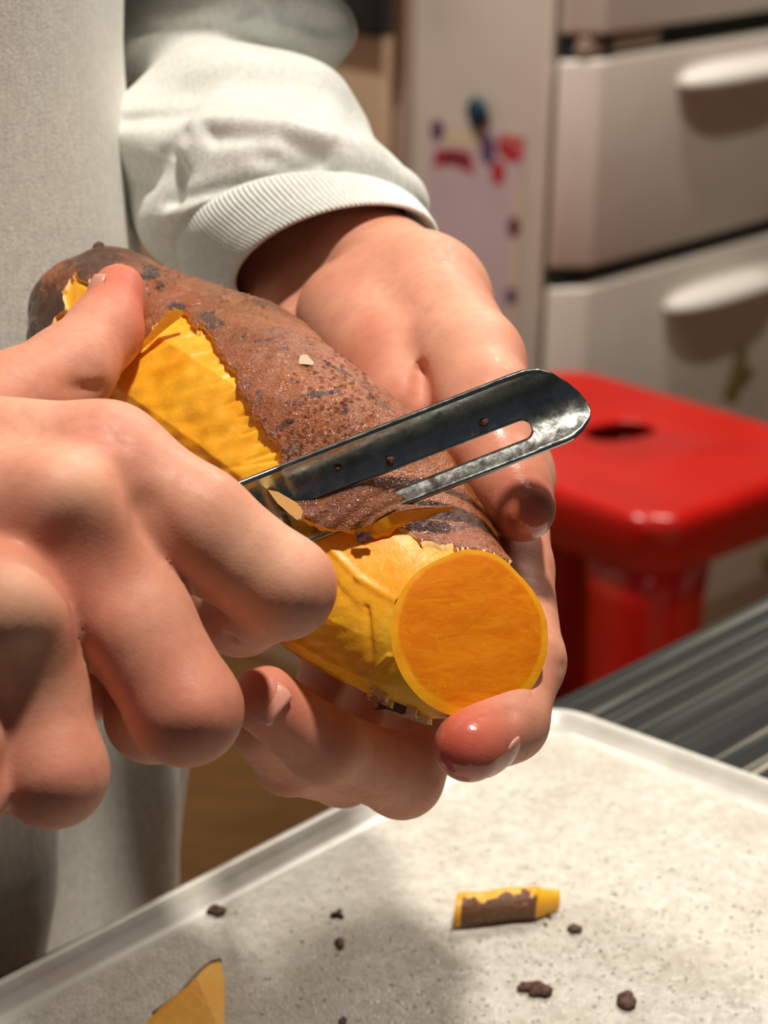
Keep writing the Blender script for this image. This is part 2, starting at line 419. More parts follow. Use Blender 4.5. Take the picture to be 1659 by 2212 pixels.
# paper with printed decorations held by a magnet
def flat(name, pts, mat, parent, thick=0.0006, off=0.0012):
    P = [side_pt(x, y, off) for x, y in pts]; n = len(P)
    V = P + [p - UX * thick for p in P]
    F = [list(range(n)), list(range(n, 2 * n))[::-1]] + [[i, n + i, n + (i + 1) % n, (i + 1) % n] for i in range(n)]
    o = mesh_obj(name, V, F, mat, parent, False); fix_normals(o); return o
def oval(x, y, rx, ry, n=16, rot=0): return [(x + rx * math.cos(a) * math.cos(rot) - ry * math.sin(a) * math.sin(rot), y + rx * math.cos(a) * math.sin(rot) + ry * math.sin(a) * math.cos(rot)) for a in np.linspace(0, 2 * math.pi, n, endpoint=False)]
pp = empty('paper_note'); tag(pp, 'lavender paper note with red and purple printed motifs on the fridge side', 'paper')
flat('sheet', [(932, 262), (1040, 275), (1137, 292), (1128, 480), (1112, 740), (905, 715), (920, 480)], M['paper'], pp)
flat('print_patch', [(965, 275), (1030, 283), (1040, 316), (960, 310)], M['pr_curl_cream'], pp, 0.0003, 0.0020)
flat('print_flower', oval(947, 281, 15, 24), M['pr_purple'], pp, 0.0003, 0.0021)
flat('print_flower', oval(1056, 323, 17, 34), M['pr_purple'], pp, 0.0003, 0.0021)
flat('print_heart', [(1082, 288), (1135, 297), (1130, 350), (1100, 350), (1075, 320)], M['pr_coral'], pp, 0.0003, 0.0019)
flat('print_petal', oval(1100, 328, 28, 15, rot=0.7), M['pr_red'], pp, 0.0003, 0.0023)
flat('print_petal', oval(1078, 372, 15, 27), M['pr_red'], pp, 0.0003, 0.0023)
ban = flat('print_banner', [(944, 322), (985, 322), (1020, 330), (1026, 378), (990, 358), (965, 356), (938, 360)], M['pr_red'], pp, 0.0003, 0.0021)
flat('print_lettering', [(958, 328), (984, 330), (1014, 338), (1012, 362), (990, 350), (956, 350)], M['pr_dark'], pp, 0.0003, 0.0025)
flat('print_dot', oval(1112, 490, 13, 24), M['pr_dark'], pp, 0.0003, 0.0021)
flat('print_dot', oval(1106, 640, 12, 20), M['pr_purple'], pp, 0.0003, 0.0021)
flat('edge_curl_shade', [(1118, 400), (1131, 402), (1122, 560), (1112, 740), (1098, 738), (1108, 560)], M['pr_curl_cream'], pp, 0.0002, 0.0019)  # shading of the curling right edge, painted as a yellowish strip
def ellipsoid(name, c, ax, ay, az, mat, parent=None, n=20, m=14, bumpy=0, seed=0):
    V = [c + az]; 
    for i in range(1, m):
        th = math.pi * i / m
        for j in range(n):
            ph = 2 * math.pi * j / n
            V.append(c + ax * math.sin(th) * math.cos(ph) + ay * math.sin(th) * math.sin(ph) + az * math.cos(th))
    V.append(c - az); V = np.array(V)
    if bumpy:
        R = V - c; u = unit(R + 1e-9); V = c + R * (1 + bumpy * wob(u, seed, 2.2))[:, None]
    F = [[0, 1 + j, 1 + (j + 1) % n] for j in range(n)]
    for i in range(m - 2):
        for j in range(n): F.append([1 + i * n + j, 1 + (i + 1) * n + j, 1 + (i + 1) * n + (j + 1) % n, 1 + i * n + (j + 1) % n])
    e = len(V) - 1
    F += [[e, 1 + (m - 2) * n + (j + 1) % n, 1 + (m - 2) * n + j] for j in range(n)]
    o = mesh_obj(name, V, F, mat, parent); fix_normals(o); return o
mg = ellipsoid('magnet', side_pt(1040, 243, 0.009), NX * 0.0155, UP * 0.020, UX * 0.008, M['teal'])
# tapered teardrop: pinch its lower end
for v in mg.data.vertices:
    dz = (v.co.z - float(side_pt(1040, 243)[2])) / 0.020
    if dz < 0:
        c = Vector(side_pt(1040, 243, 0.009)); s = 1 + 0.35 * dz
        h = v.co - c; lat = h.dot(Vector(NX)); v.co = v.co + Vector(NX) * lat * (s - 1)
tag(mg, 'small teal blue teardrop magnet above the lavender paper note', 'magnet')
# dried leaf stickers on the lowest drawer
def leaf(pts, label):
    P = [on_plane(x, y, pl(FR, 0, 0.0015), NX) for x, y in pts]; n = len(P); c = np.mean(P, 0) + NX * 0.004
    V = P + [c]; F = [[i, (i + 1) % n, n] for i in range(n)]
    V2 = V + [q - NX * 0.001 for q in P]; F += [[i, n + 1 + i, n + 1 + (i + 1) % n, (i + 1) % n] for i in range(n)] + [[n + 1 + i for i in range(n)][::-1]]
    o = mesh_obj('leaf_sticker', V2, F, M['leaf'], None, False); fix_normals(o); tag(o, label, 'sticker', 'leaf stickers on the fridge drawer')
leaf([(1605, 742), (1617, 765), (1612, 785), (1632, 800), (1622, 820), (1604, 838), (1592, 868), (1562, 862), (1572, 830), (1580, 800), (1590, 768)], 'olive leaf shaped sticker above the red stool seat')
leaf([(1650, 1190), (1680, 1196), (1684, 1226), (1662, 1242), (1646, 1225)], 'olive leaf sticker low on the drawer beside the stool leg')

# ------------------------------------------------------------------ beige cupboard with its black handle, left of the fridge
cp = empty('cupboard'); tag(cp, 'tall beige cupboard with a black handle left of the fridge', 'cupboard')
qa = on_plane(848, 250, pl(FC0, -0.012, 0), SIDE_N)                   # right edge, a hand's breadth proud of the fridge side
qa = np.array([qa[0], qa[1], 0.0])
qg = on_plane(884, 250, FC0, SIDE_N); qg = np.array([qg[0], qg[1], 0.0])
obox('carcass', qa + UX * 0.004 + UP * 0.0, -NX * 0.62, UX * 0.10, UP * 1.9, M['cupboard'], cp, 0.003)
obox('door', qa - UX * 0.020, -NX * 0.58, UX * 0.020, UP * 1.88, M['cupboard'], cp, 0.003)
obox('filler_strip', qa + UX * 0.004 + NX * 0.002, NX * 0.02, UX * 0.02, UP * 1.9, M['hinge'], cp)
hz0 = on_plane(800, 72, qa - UX * 0.02, SIDE_N); 
obox('handle', np.array([qa[0], qa[1], hz0[2]]) - UX * 0.050 - NX * 0.075, NX * 0.095, UX * 0.030, UP * 0.13, M['black'], cp, 0.006)

# ------------------------------------------------------------------ red stool
def build_stool():
    t = empty('step_stool'); tag(t, 'glossy red plastic stool with a hand slot in its seat', 'stool')
    z = 0.55
    F = np.array([0.272, 2.045, 0.0]) * 0.9333; an0 = math.radians(134.5)
    a = np.array([math.cos(an0), math.sin(an0), 0.0]); b = np.array([math.sin(an0), -math.cos(an0), 0.0])
    wa, wb_ = 0.41, 0.336
    c = F + a * wa / 2 + b * wb_ / 2
    def rr(ha, hb, r, n=8):
        pts = []
        for k_, (sa, sb) in enumerate(((1, 1), (-1, 1), (-1, -1), (1, -1))):
            for q in range(n + 1):
                an = math.pi / 2 * (k_ + q / n)
                pts.append((sa * (ha - r) + r * math.cos(an), sb * (hb - r) + r * math.sin(an)))
        return pts
    # seat: lofted rounded rectangles with a slot hole
    NS = 9 * 4
    def ring(ha, hb, r, zz): return [c + a * x + b * y + UP * zz for x, y in rr(ha, hb, r)]
    ha, hb = wa / 2, wb_ / 2
    prof = [(0.010, z - 0.062), (0.004, z - 0.058), (0.002, z - 0.030), (0.0, z - 0.018), (0.002, z - 0.008), (0.007, z - 0.002), (0.015, z), (0.03, z - 0.0015)]
    rings = [ring(ha - i_, hb - i_, 0.045 - i_ * 0.5, zz) for i_, zz in prof]
    # slot outline resampled to the same count
    s0 = on_z(1338, 926, z); s0 = np.array([s0[0], s0[1], 0])
    e1 = on_z(1275, 940, z); e2 = on_z(1403, 912, z)
    sd = unit((e2 - e1) * np.array([1, 1, 0])); sn = np.array([-sd[1], sd[0], 0]); sl = np.linalg.norm((e2 - e1)[:2]) / 2
    ang = [2 * math.pi * (i + 0.5) / NS for i in range(NS)]
    def slot(sc, zz):
        out = []
        for an in ang:
            d = a * math.cos(an) + b * math.sin(an)
            x, y = np.dot(d, sd), np.dot(d, sn); tt = math.atan2(y, x)
            ce, se = math.cos(tt), math.sin(tt)
            out.append(s0 + sd * sl * sc * np.sign(ce) * abs(ce) ** 0.75 + sn * 0.027 * sc * np.sign(se) * abs(se) ** 0.75 + UP * zz)
        return out
    rings += [[0.5 * (np.array(p) + np.array(q)) for p, q in zip(rings[-1], slot(1.1, z - 0.0015))], slot(1.1, z - 0.0015), slot(1.0, z - 0.003), slot(0.99, z - 0.0045)]
    V = np.array([p for r_ in rings for p in r_]); 
    o = mesh_obj('seat', V, grid_faces(len(rings), NS, True), M['red'], t); fix_normals(o)
    # underside lip of the seat, then four corner legs of L section that splay a little
    under = [ring(ha - 0.010, hb - 0.010, 0.04, z - 0.062), ring(ha - 0.016, hb - 0.016, 0.036, z - 0.062), ring(ha - 0.016, hb - 0.016, 0.036, z - 0.012)]
    o = mesh_obj('seat_lip', np.array([p for r_ in under for p in r_]), grid_faces(3, NS, True), M['red'], t); fix_normals(o)
    for sa, sb in ((1, 1), (1, -1), (-1, 1), (-1, -1)):
        secs = []
        for zz, sp, ww in ((z - 0.055, 0.0, 0.085), (z - 0.10, 0.002, 0.078), (0.25, 0.010, 0.070), (0.0, 0.022, 0.062)):
            x0 = sa * (ha - 0.012 + sp); y0 = sb * (hb - 0.012 + sp); th = 0.006; r = 0.030
            pts = [(x0 - sa * ww, y0)]
            for q in range(7):
                an = math.pi / 2 * q / 6; pts.append((x0 - sa * (r - r * math.sin(an)), y0 - sb * (r - r * math.cos(an))))
            pts += [(x0, y0 - sb * ww), (x0 - sa * th, y0 - sb * ww)]
            for q in range(7):
                an = math.pi / 2 * (1 - q / 6); pts.append((x0 - sa * (r - (r - th) * math.sin(an)), y0 - sb * (r - (r - th) * math.cos(an))))
            pts += [(x0 - sa * ww, y0 - sb * th)]
            secs.append([c + a * x + b * y + UP * zz for x, y in pts])
        n = len(secs[0]); V = np.array([p for s_ in secs for p in s_])
        F_ = grid_faces(len(secs), n, True).tolist() + [list(range(n)), list(range((len(secs) - 1) * n, len(secs) * n))]
        o = mesh_obj('leg', V, F_, M['red'], t); fix_normals(o)
    return t
build_stool()

# ------------------------------------------------------------------ counter and tray
ZC = 0.900
E0 = on_z(1230, 1490, ZC); E0[2] = 0
ct = empty('counter'); tag(ct, 'dark grey streaked kitchen counter under the white tray', 'counter')
obox('worktop', pl(E0, -0.75, 0.0, ZC - 0.035), UX * 2.0, NX * 0.85, UP * 0.035, M['counter'], ct, 0.004)
obox('cabinet_base', pl(E0, -0.70, 0.04, 0.0), UX * 1.9, NX * 0.78, UP * (ZC - 0.036), M['cupboard'], ct)
def build_tray():
    t = empty('tray'); tag(t, 'white plastic tray with a raised rim, wet and scattered with peelings', 'tray')
    zr = ZC + 0.013
    C = on_z(1172, 1500, zr); C[2] = 0
    A = unit(on_z(0, 2035, zr) - on_z(640, 1715, zr)); A = np.array([A[0], A[1], 0]); A = unit(A)   # along the far-left edge, towards the lower left
    Bv = np.array([-A[1], A[0], 0.0])
    if np.dot(Bv, NX) < 0: Bv = -Bv
    LA, LB = 0.40, 0.30
    c = C + A * LA / 2 + Bv * LB / 2
    def rr(ins, r, zz, n=10):
        pts = []; ha, hb = LA / 2 - ins, LB / 2 - ins; r = max(r - ins, 0.004)
        for k_, (sa, sb) in enumerate(((1, 1), (-1, 1), (-1, -1), (1, -1))):
            for q in range(n + 1):
                an = math.pi / 2 * (k_ + q / n)
                pts.append(c + A * (sa * (ha - r) + r * math.cos(an)) + Bv * (sb * (hb - r) + r * math.sin(an)) + UP * zz)
        return pts
    prof = [(0.006, ZC + 0.0005), (0.002, ZC + 0.006), (0.0, zr - 0.003), (0.0015, zr - 0.0008), (0.003, zr), (0.0050, zr - 0.0005), (0.0064, zr - 0.0026), (0.0074, zr - 0.0032), (0.0095, zr - 0.0050), (0.0115, zr - 0.0058), (0.014, zr - 0.006)]
    rings = [rr(i_, 0.022, zz) for i_, zz in prof]; n = len(rings[0])
    o = mesh_obj('rim', np.array([p for r_ in rings for p in r_]), grid_faces(len(rings), n, True), M['rim'], t); fix_normals(o)
    o = mesh_obj('tray_floor', np.array(rings[-1] + rings[0]), [list(range(n)), list(range(n, 2 * n))[::-1]], M['tray'], t, False); fix_normals(o)
    return zr - 0.006
ZT = build_tray()

# ------------------------------------------------------------------ sweet potato
SP = np.array([  # px, py, depth mm, radius px
    (118, 668, 600, 60), (190, 702, 590, 150), (300, 770, 575, 218), (480, 905, 555, 262), (640, 1050, 537, 285),
    (785, 1185, 520, 283), (905, 1300, 507, 245), (1016, 1372, 496, 192)], float)
FACE_N = unit(np.array([0.30, 0.16, -1.0]))             # camera space, the cut end looks at the camera
def potato_surface(nt, nphi):
    tt = np.linspace(0, 1, nt); tt = 0.5 * tt + 0.5 * tt ** 1.15 if False else tt
    S = catmull(SP, 400)
    C = np.stack([(S[:, 0] - CX) * S[:, 2] / FPX, -(S[:, 1] - CY) * S[:, 2] / FPX, S[:, 2]], 1); R = S[:, 3] * S[:, 2] / FPX
    L = np.concatenate([[0], np.cumsum(np.linalg.norm(np.diff(C, axis=0), axis=1))]); L /= L[-1]
    Ci = np.stack([np.interp(tt, L, C[:, q]) for q in range(3)], 1); Ri = np.interp(tt, L, R)
    T = unit(np.gradient(Ci, axis=0))
    Ri = Ri * np.clip(1 - np.clip(1 - tt / 0.06, 0, 1) ** 2, 0.0, 1) ** 0.5
    w = np.clip((tt - 0.52) / 0.48, 0, 1); w = w * w * (3 - 2 * w)
    N = unit(T * (1 - w)[:, None] + FACE_N * w[:, None])
    Yr = np.array([0.62, 0.78, 0.0])                      # reference: upper right in the picture
    E1 = unit(Yr - (N @ Yr)[:, None] * N); E2 = np.cross(N, E1)
    ph = np.linspace(0, 2 * math.pi, nphi, endpoint=False)
    dirs = E1[:, None] * np.cos(ph)[None, :, None] + E2[:, None] * np.sin(ph)[None, :, None]
    return tt, ph, Ci, Ri, N, dirs
PEELED = [
    [(352, 690), (375, 668), (400, 676), (420, 700), (440, 705), (462, 738), (478, 765), (500, 800), (522, 850), (537, 878), (560, 912), (572, 940), (592, 946), (612, 988), (600, 1040),
     (640, 1110), (560, 1160), (430, 1100), (330, 1000), (240, 900), (225, 850), (262, 800), (285, 760), (318, 722)],
    [(148, 612), (165, 590), (182, 612), (200, 605), (215, 640), (190, 690), (120, 760), (112, 700), (138, 668), (132, 640)],
    [(845, 1135), (880, 1150), (905, 1165), (950, 1178), (1010, 1186), (1060, 1196), (1120, 1215), (1200, 1280), (1260, 1500), (1000, 1620), (905, 1545), (850, 1535), (790, 1475), (795, 1500), (800, 1530), (760, 1560),
     (560, 1480), (500, 1300), (600, 1130), (700, 1100)],
]
def build_potato():
    t = empty('sweet_potato'); tag(t, 'half peeled sweet potato with a cut orange end held in the left hand', 'sweet potato')
    nt, nphi = 380, 560
    tt, ph, C, R, N, dirs = potato_surface(nt, nphi)
    P0 = C[:, None] + dirs * R[:, None, None]
    lump = 1.3 * wob(P0, 3, 0.055) + 0.5 * wob(P0, 5, 0.16) + 0.16 * wob(P0, 8, 0.6)
    fade = np.clip((1 - tt) / 0.10, 0, 1)[:, None] * np.clip(tt / 0.05, 0, 1)[:, None] * 0.9 + 0.1
    lump = lump * fade + (2.9 * wob(P0, 21, 0.18) * np.clip(1 - tt / 0.16, 0, 1)[:, None])
    Ro = R[:, None] + lump
    Po = C[:, None] + dirs * Ro[..., None]
    Wo = c2w(Po); px, py, dd = project(Wo)
    nr = wob(P0, 31, 1.1) ; nf = wob(P0, 33, 4.0)
    qx = px + 5 * nr + 3.0 * nf; qy = py + 4 * wob(P0, 37, 1.1) + 3.5 * wob(P0, 39, 4.0)
    front = (dirs @ np.array([0, 0, -1.0])) > -0.35
    peel = np.zeros(px.shape, bool)
    for p in PEELED: peel |= in_poly(qx, qy, p)
    peel &= front
    # flesh: knife facets where it is peeled
    nfac = 11; a = (ph[None] + 0.10 * np.sin(tt * 6)[:, None] + 0.12) % (2 * math.pi / nfac) - math.pi / nfac
    fac = (1 / np.cos(a) * math.cos(math.pi / nfac) - 1) * R[:, None] * 0.8 + 0.3
    Rf = Ro - 1.35 + fac * np.clip((1 - tt) / 0.14, 0, 1)[:, None] * peel + 0.07 * wob(P0, 41, 0.5) * peel
    Rf = np.where(peel, Rf, Ro - 1.5)
    # short tears that run in from the ragged edge
    for (x0, y0, x1, y1, w_, am) in ((478, 768, 436, 784, 3, .6), (503, 800, 452, 824, 3, .6), (522, 848, 474, 868, 3, .5), (540, 880, 505, 893, 3, .6), (562, 908, 512, 930, 3, .6), (598, 950, 520, 990, 4, .8), (440, 702, 322, 748, 4, .5),
                                      (466, 744, 400, 768, 3, .4), (570, 938, 540, 950, 3, .5), (512, 826, 486, 838, 3, .5), (604, 975, 480, 1010, 4, .4), (490, 782, 470, 792, 3, .6), (550, 893, 520, 908, 3, .5),
                                      (712, 1186, 768, 1246, 9, -1.0), (768, 1246, 856, 1300, 10, -.8), (775, 1310, 792, 1455, 8, .8), (690, 1240, 770, 1330, 12, .7), (620, 1390, 770, 1470, 7, -.6), (830, 1420, 792, 1462, 6, -.7)):
        q = np.stack([px, py], -1); dv = np.array([x1 - x0, y1 - y0], float); tq = np.clip(((q - (x0, y0)) @ dv) / (dv @ dv), 0, 1)
        ds = np.linalg.norm(q - np.array([x0, y0]) - tq[..., None] * dv, axis=-1)
        Rf = Rf - peel * am * (1 - 0.7 * tq) * np.exp(-(ds / w_) ** 2)
    Pf = C[:, None] + dirs * np.maximum(Rf, 0.05)[..., None]
    Wf = c2w(Pf)
    F = grid_faces(nt, nphi, True)
    fl = mesh_obj('flesh', Wf.reshape(-1, 3), F[:, ::-1], M['flesh'], t)
    vpeel = peel.reshape(-1)
    fsk = ~(vpeel[F].any(1))
    Fs = F[fsk]
    # boundary walls of the skin layer
    nV = nt * nphi
    ed = np.concatenate([Fs[:, [0, 1]], Fs[:, [1, 2]], Fs[:, [2, 3]], Fs[:, [3, 0]]])
    key = np.sort(ed, 1); key = key[:, 0] * nV + key[:, 1]
    u, inv, cnt = np.unique(key, return_inverse=True, return_counts=True)
    be = ed[cnt[inv] == 1]
    Wo2 = Wo.reshape(-1, 3).copy(); Wi2 = c2w(C[:, None] + dirs * np.maximum(Ro - 1.7, 0.02)[..., None]).reshape(-1, 3)
    bi = be[~(be // nphi >= nt - 1).any(1)]; ii = np.concatenate([bi[:, 0], bi[:, 1]]); jj = np.concatenate([bi[:, 1], bi[:, 0]])
    bu = np.unique(ii); deg = np.bincount(ii, minlength=nV)[bu][:, None]
    for A_ in (Wo2, Wi2):
        for _ in range(5):
            sm = np.stack([np.bincount(ii, A_[jj, q], minlength=nV)[bu] for q in range(3)], 1) / deg
            A_[bu] = 0.45 * A_[bu] + 0.55 * sm
    allV = np.concatenate([Wo2, Wi2]) if True else np.concatenate([Wo.reshape(-1, 3), c2w(C[:, None] + dirs * np.maximum(Ro - 1.7, 0.02)[..., None]).reshape(-1, 3)])
    walls = np.stack([be[:, 1], be[:, 0], be[:, 0] + nV, be[:, 1] + nV], 1)
    endwall = (be // nphi >= nt - 1).all(1)
    AF = np.concatenate([Fs, walls]); used = np.unique(AF); rem = np.full(2 * nV, -1); rem[used] = np.arange(len(used))
    fm = np.concatenate([np.zeros(len(Fs)), np.where(endwall, 0, 1)])
    sk = mesh_obj('skin', allV[used], rem[AF][:, ::-1], None, t, mats=[M['pskin'], M['pedge']], face_mats=fm)
    # dark scars and the rotten-looking far end
    X = np.concatenate([px.reshape(-1)] * 2)[used]; Y = np.concatenate([py.reshape(-1)] * 2)[used]
    dk = np.zeros(len(used)); UV_ = allV[used] * 1000; rag = wob(UV_, 91, 0.9) + 0.6 * wob(UV_, 92, 2.5)
    for (x, y, rx, ry, an, s) in ((455, 695, 24, 16, 0.3, 0.7), (382, 662, 16, 9, 0.1, 0.9), (320, 592, 22, 14, -0.5, 0.9), (345, 618, 12, 8, 0, 0.8), (560, 655, 45, 6, 0.25, 0.6), (690, 850, 38, 6, -0.15, 0.9),
                                   (735, 800, 60, 4, 0.5, 0.7), (605, 925, 26, 8, -0.5, 0.9), (527, 728, 6, 6, 0, 0.9), (535, 830, 9, 9, 0, 0.8), (560, 850, 10, 10, 0, 0.7), (745, 888, 8, 12, 0, 0.7), (1000, 1140, 40, 5, -0.1, 0.7),
                                   (870, 1000, 50, 7, -0.3, 0.6), (720, 1030, 30, 6, -0.2, 0.6), (640, 960, 14, 20, 0.2, 0.5), (210, 555, 60, 45, 0, 0.75), (100, 690, 70, 90, 0, 0.8), (250, 545, 90, 26, 0, 0.5), (820, 870, 40, 4, 0.6, 0.6)):
        ca, sa = math.cos(an), math.sin(an); ex = ((X - x) * ca + (Y - y) * sa) / rx; ey = (-(X - x) * sa + (Y - y) * ca) / ry
        dk = np.maximum(dk, s * np.clip(1.5 - (ex * ex + ey * ey) * 1.0 + 0.55 * rag, 0, 1))
    set_attr(sk, 'dark', dk)
    # cut end
    m = 40; rl = np.linspace(1, 0, m)[:, None, None]
    last = C[-1] + dirs[-1] * (np.maximum(Rf[-1], 0.05) + np.where(peel[-1], 0.0, Ro[-1] - np.maximum(Rf[-1], 0.05) - 0.12))[:, None]
    rad = np.linalg.norm(last - C[-1], axis=1); kw = 13
    rad = np.mean([np.roll(rad, q_) for q_ in range(-kw, kw + 1)], axis=0); last = C[-1] + dirs[-1] * rad[:, None]
    Pc = C[-1] + (last - C[-1])[None] * rl
    Pc = Pc + N[-1] * (0.9 * (1 - rl ** 4) + 0.08 * wob(Pc, 55, 0.4)[..., None] * (1 - rl ** 6))
    cf = mesh_obj('cut_face', c2w(Pc).reshape(-1, 3), grid_faces(m, nphi, True), M['cut'], t)
    fix_normals(cf)
    rg = np.repeat(np.linspace(1, 0, m), nphi).reshape(m, nphi) + 0.012 * wob(Pc, 57, 0.3)
    left = np.cos(ph - math.radians(150))[None]
    set_attr(cf, 'ring', np.clip((rg - 0.90 + 0.035 * left) / 0.03, 0, 1).reshape(-1))
    tag(cf, label='bright orange cut end with a yellow outer ring')
    return t, (tt, ph, C, Ro, dirs)
potato, PS = build_potato()

# small knob of root at the far end
kn = ellipsoid('root_stub', c2w(cm(213, 558, 588)), _R * 0.0028, _U * 0.0034, _F * 0.003, M['pskin'], potato, 16, 12, 0.35, 4)
set_attr(kn, 'dark', np.full(len(kn.data.vertices), 0.75))
# pale flake stuck on the skin
def slab(name, pts, d, mat, parent=None, thick=1.0, tilt=(0, 0), mats=None, seg=0, sub=True):
    """irregular thin slab: outline in photo pixels at depth d (mm), leaning by tilt (mm per px)"""
    x0, y0 = np.mean(pts, 0)
    dep = [d + (x - x0) * tilt[0] + (y - y0) * tilt[1] for x, y in pts]
    T = [W(x, y, q) for (x, y), q in zip(pts, dep)]; Bk = [W(x, y, q + thick) for (x, y), q in zip(pts, dep)]
    n = len(T); F = [list(range(n)), list(range(n, 2 * n))[::-1]] + [[i, n + i, n + (i + 1) % n, (i + 1) % n] for i in range(n)]
    o = mesh_obj(name, T + Bk, F, mat, parent, False, mats=mats); fix_normals(o); return o
_tt, _ph, _C, _Ro, _dirs = PS
_PX = [q.reshape(-1) for q in project(c2w(_C[:, None] + _dirs * _Ro[..., None]))]
def potato_depth(px, py):
    """depth (mm) of the near potato surface under a photo pixel"""
    m = np.where((np.abs(_PX[0] - px) < 8) & (np.abs(_PX[1] - py) < 8))[0]
    if not len(m): return 9e9
    return float(np.percentile(_PX[2][m], 5))
dpt = potato_depth(660, 778)
fk = slab('starch_flake', [(648, 768), (662, 765), (678, 782), (676, 788), (645, 786)], dpt - 0.9, M['chip'], None, 0.8, (-0.02, -0.05)); tag(fk, 'tiny pale flake stuck on the brown potato skin', 'flake')

# beads of water left from rinsing: too small to pick apart, one mesh each on potato and tray
def droplets(name, pts, nrm, rad, parent):
    nu, nv = 4, 8; V = []; F = []
    for p, n, r in zip(pts, nrm, rad):
        t1 = unit(np.cross(n, [0.3, 0.5, 0.81])); t2 = np.cross(n, t1); b0 = len(V)
        for i in range(nu):
            th = math.pi / 2 * i / nu
            for j in range(nv):
                a = 2 * math.pi * j / nv
                V.append(p + (t1 * math.cos(a) + t2 * math.sin(a)) * r * math.cos(th) + n * r * 0.7 * math.sin(th))
        V.append(p + n * r * 0.7); e = len(V) - 1
        for i in range(nu - 1):
            for j in range(nv): F.append([b0 + i * nv + j, b0 + i * nv + (j + 1) % nv, b0 + (i + 1) * nv + (j + 1) % nv, b0 + (i + 1) * nv + j])
        for j in range(nv): F.append([b0 + (nu - 1) * nv + j, b0 + (nu - 1) * nv + (j + 1) % nv, e])
    o = mesh_obj(name, V, F, M['water'], parent); tag(o, kind='stuff'); return o
rs = np.random.RandomState(12)
def potato_drops():
    X, Y, Dp = _PX; P = c2w(_C[:, None] + _dirs * (_Ro[..., None] - 0.05)).reshape(-1, 3); Dw = _dirs @ np.stack([_R, _U, _F]); Dw = Dw.reshape(-1, 3)
    face = (_dirs[..., 2] < -0.1).reshape(-1); pts = []; nr = []; rd = []
    peel = np.zeros(len(X), bool)
    for p in PEELED: peel |= in_poly(X, Y, p)
    for (cx_, cy_, sx, sy, n) in ((740, 880, 90, 70, 170), (640, 960, 60, 40, 70), (345, 600, 45, 30, 60), (560, 640, 80, 30, 50), (880, 1010, 60, 30, 50), (700, 790, 70, 40, 50), (1040, 1120, 40, 30, 30)):
        w = np.exp(-((X - cx_) / sx) ** 2 - ((Y - cy_) / sy) ** 2) * face * ~peel
        if w.sum() <= 0: continue
        k_ = rs.choice(len(X), n, p=w / w.sum()); pts += list(P[k_]); nr += list(Dw[k_]); rd += list(rs.uniform(0.00025, 0.00060, n))
    droplets('water_droplets', pts, nr, rd, potato)
k = Mat('water', (1, 1, 1, 1), 0.10); k.b.inputs['Transmission Weight'].default_value = 1.0; k.b.inputs['IOR'].default_value = 1.33; M['water'] = k.m
potato_drops()
pts = []
for (cx_, cy_, sx, sy, n) in ((1400, 1950, 230, 160, 330), (1250, 2080, 260, 110, 260), (780, 2080, 220, 100, 120)):
    for _ in range(n):
        x, y = rs.normal(cx_, sx), rs.normal(cy_, sy)
        if 500 < x < 1800 and y > 1690 + 0.1 * abs(x - 1000): pts.append(on_z(x, y, ZT))
droplets('water_droplets', pts, [UP] * len(pts), rs.uniform(0.00025, 0.00065, len(pts)), bpy.data.objects['tray'])

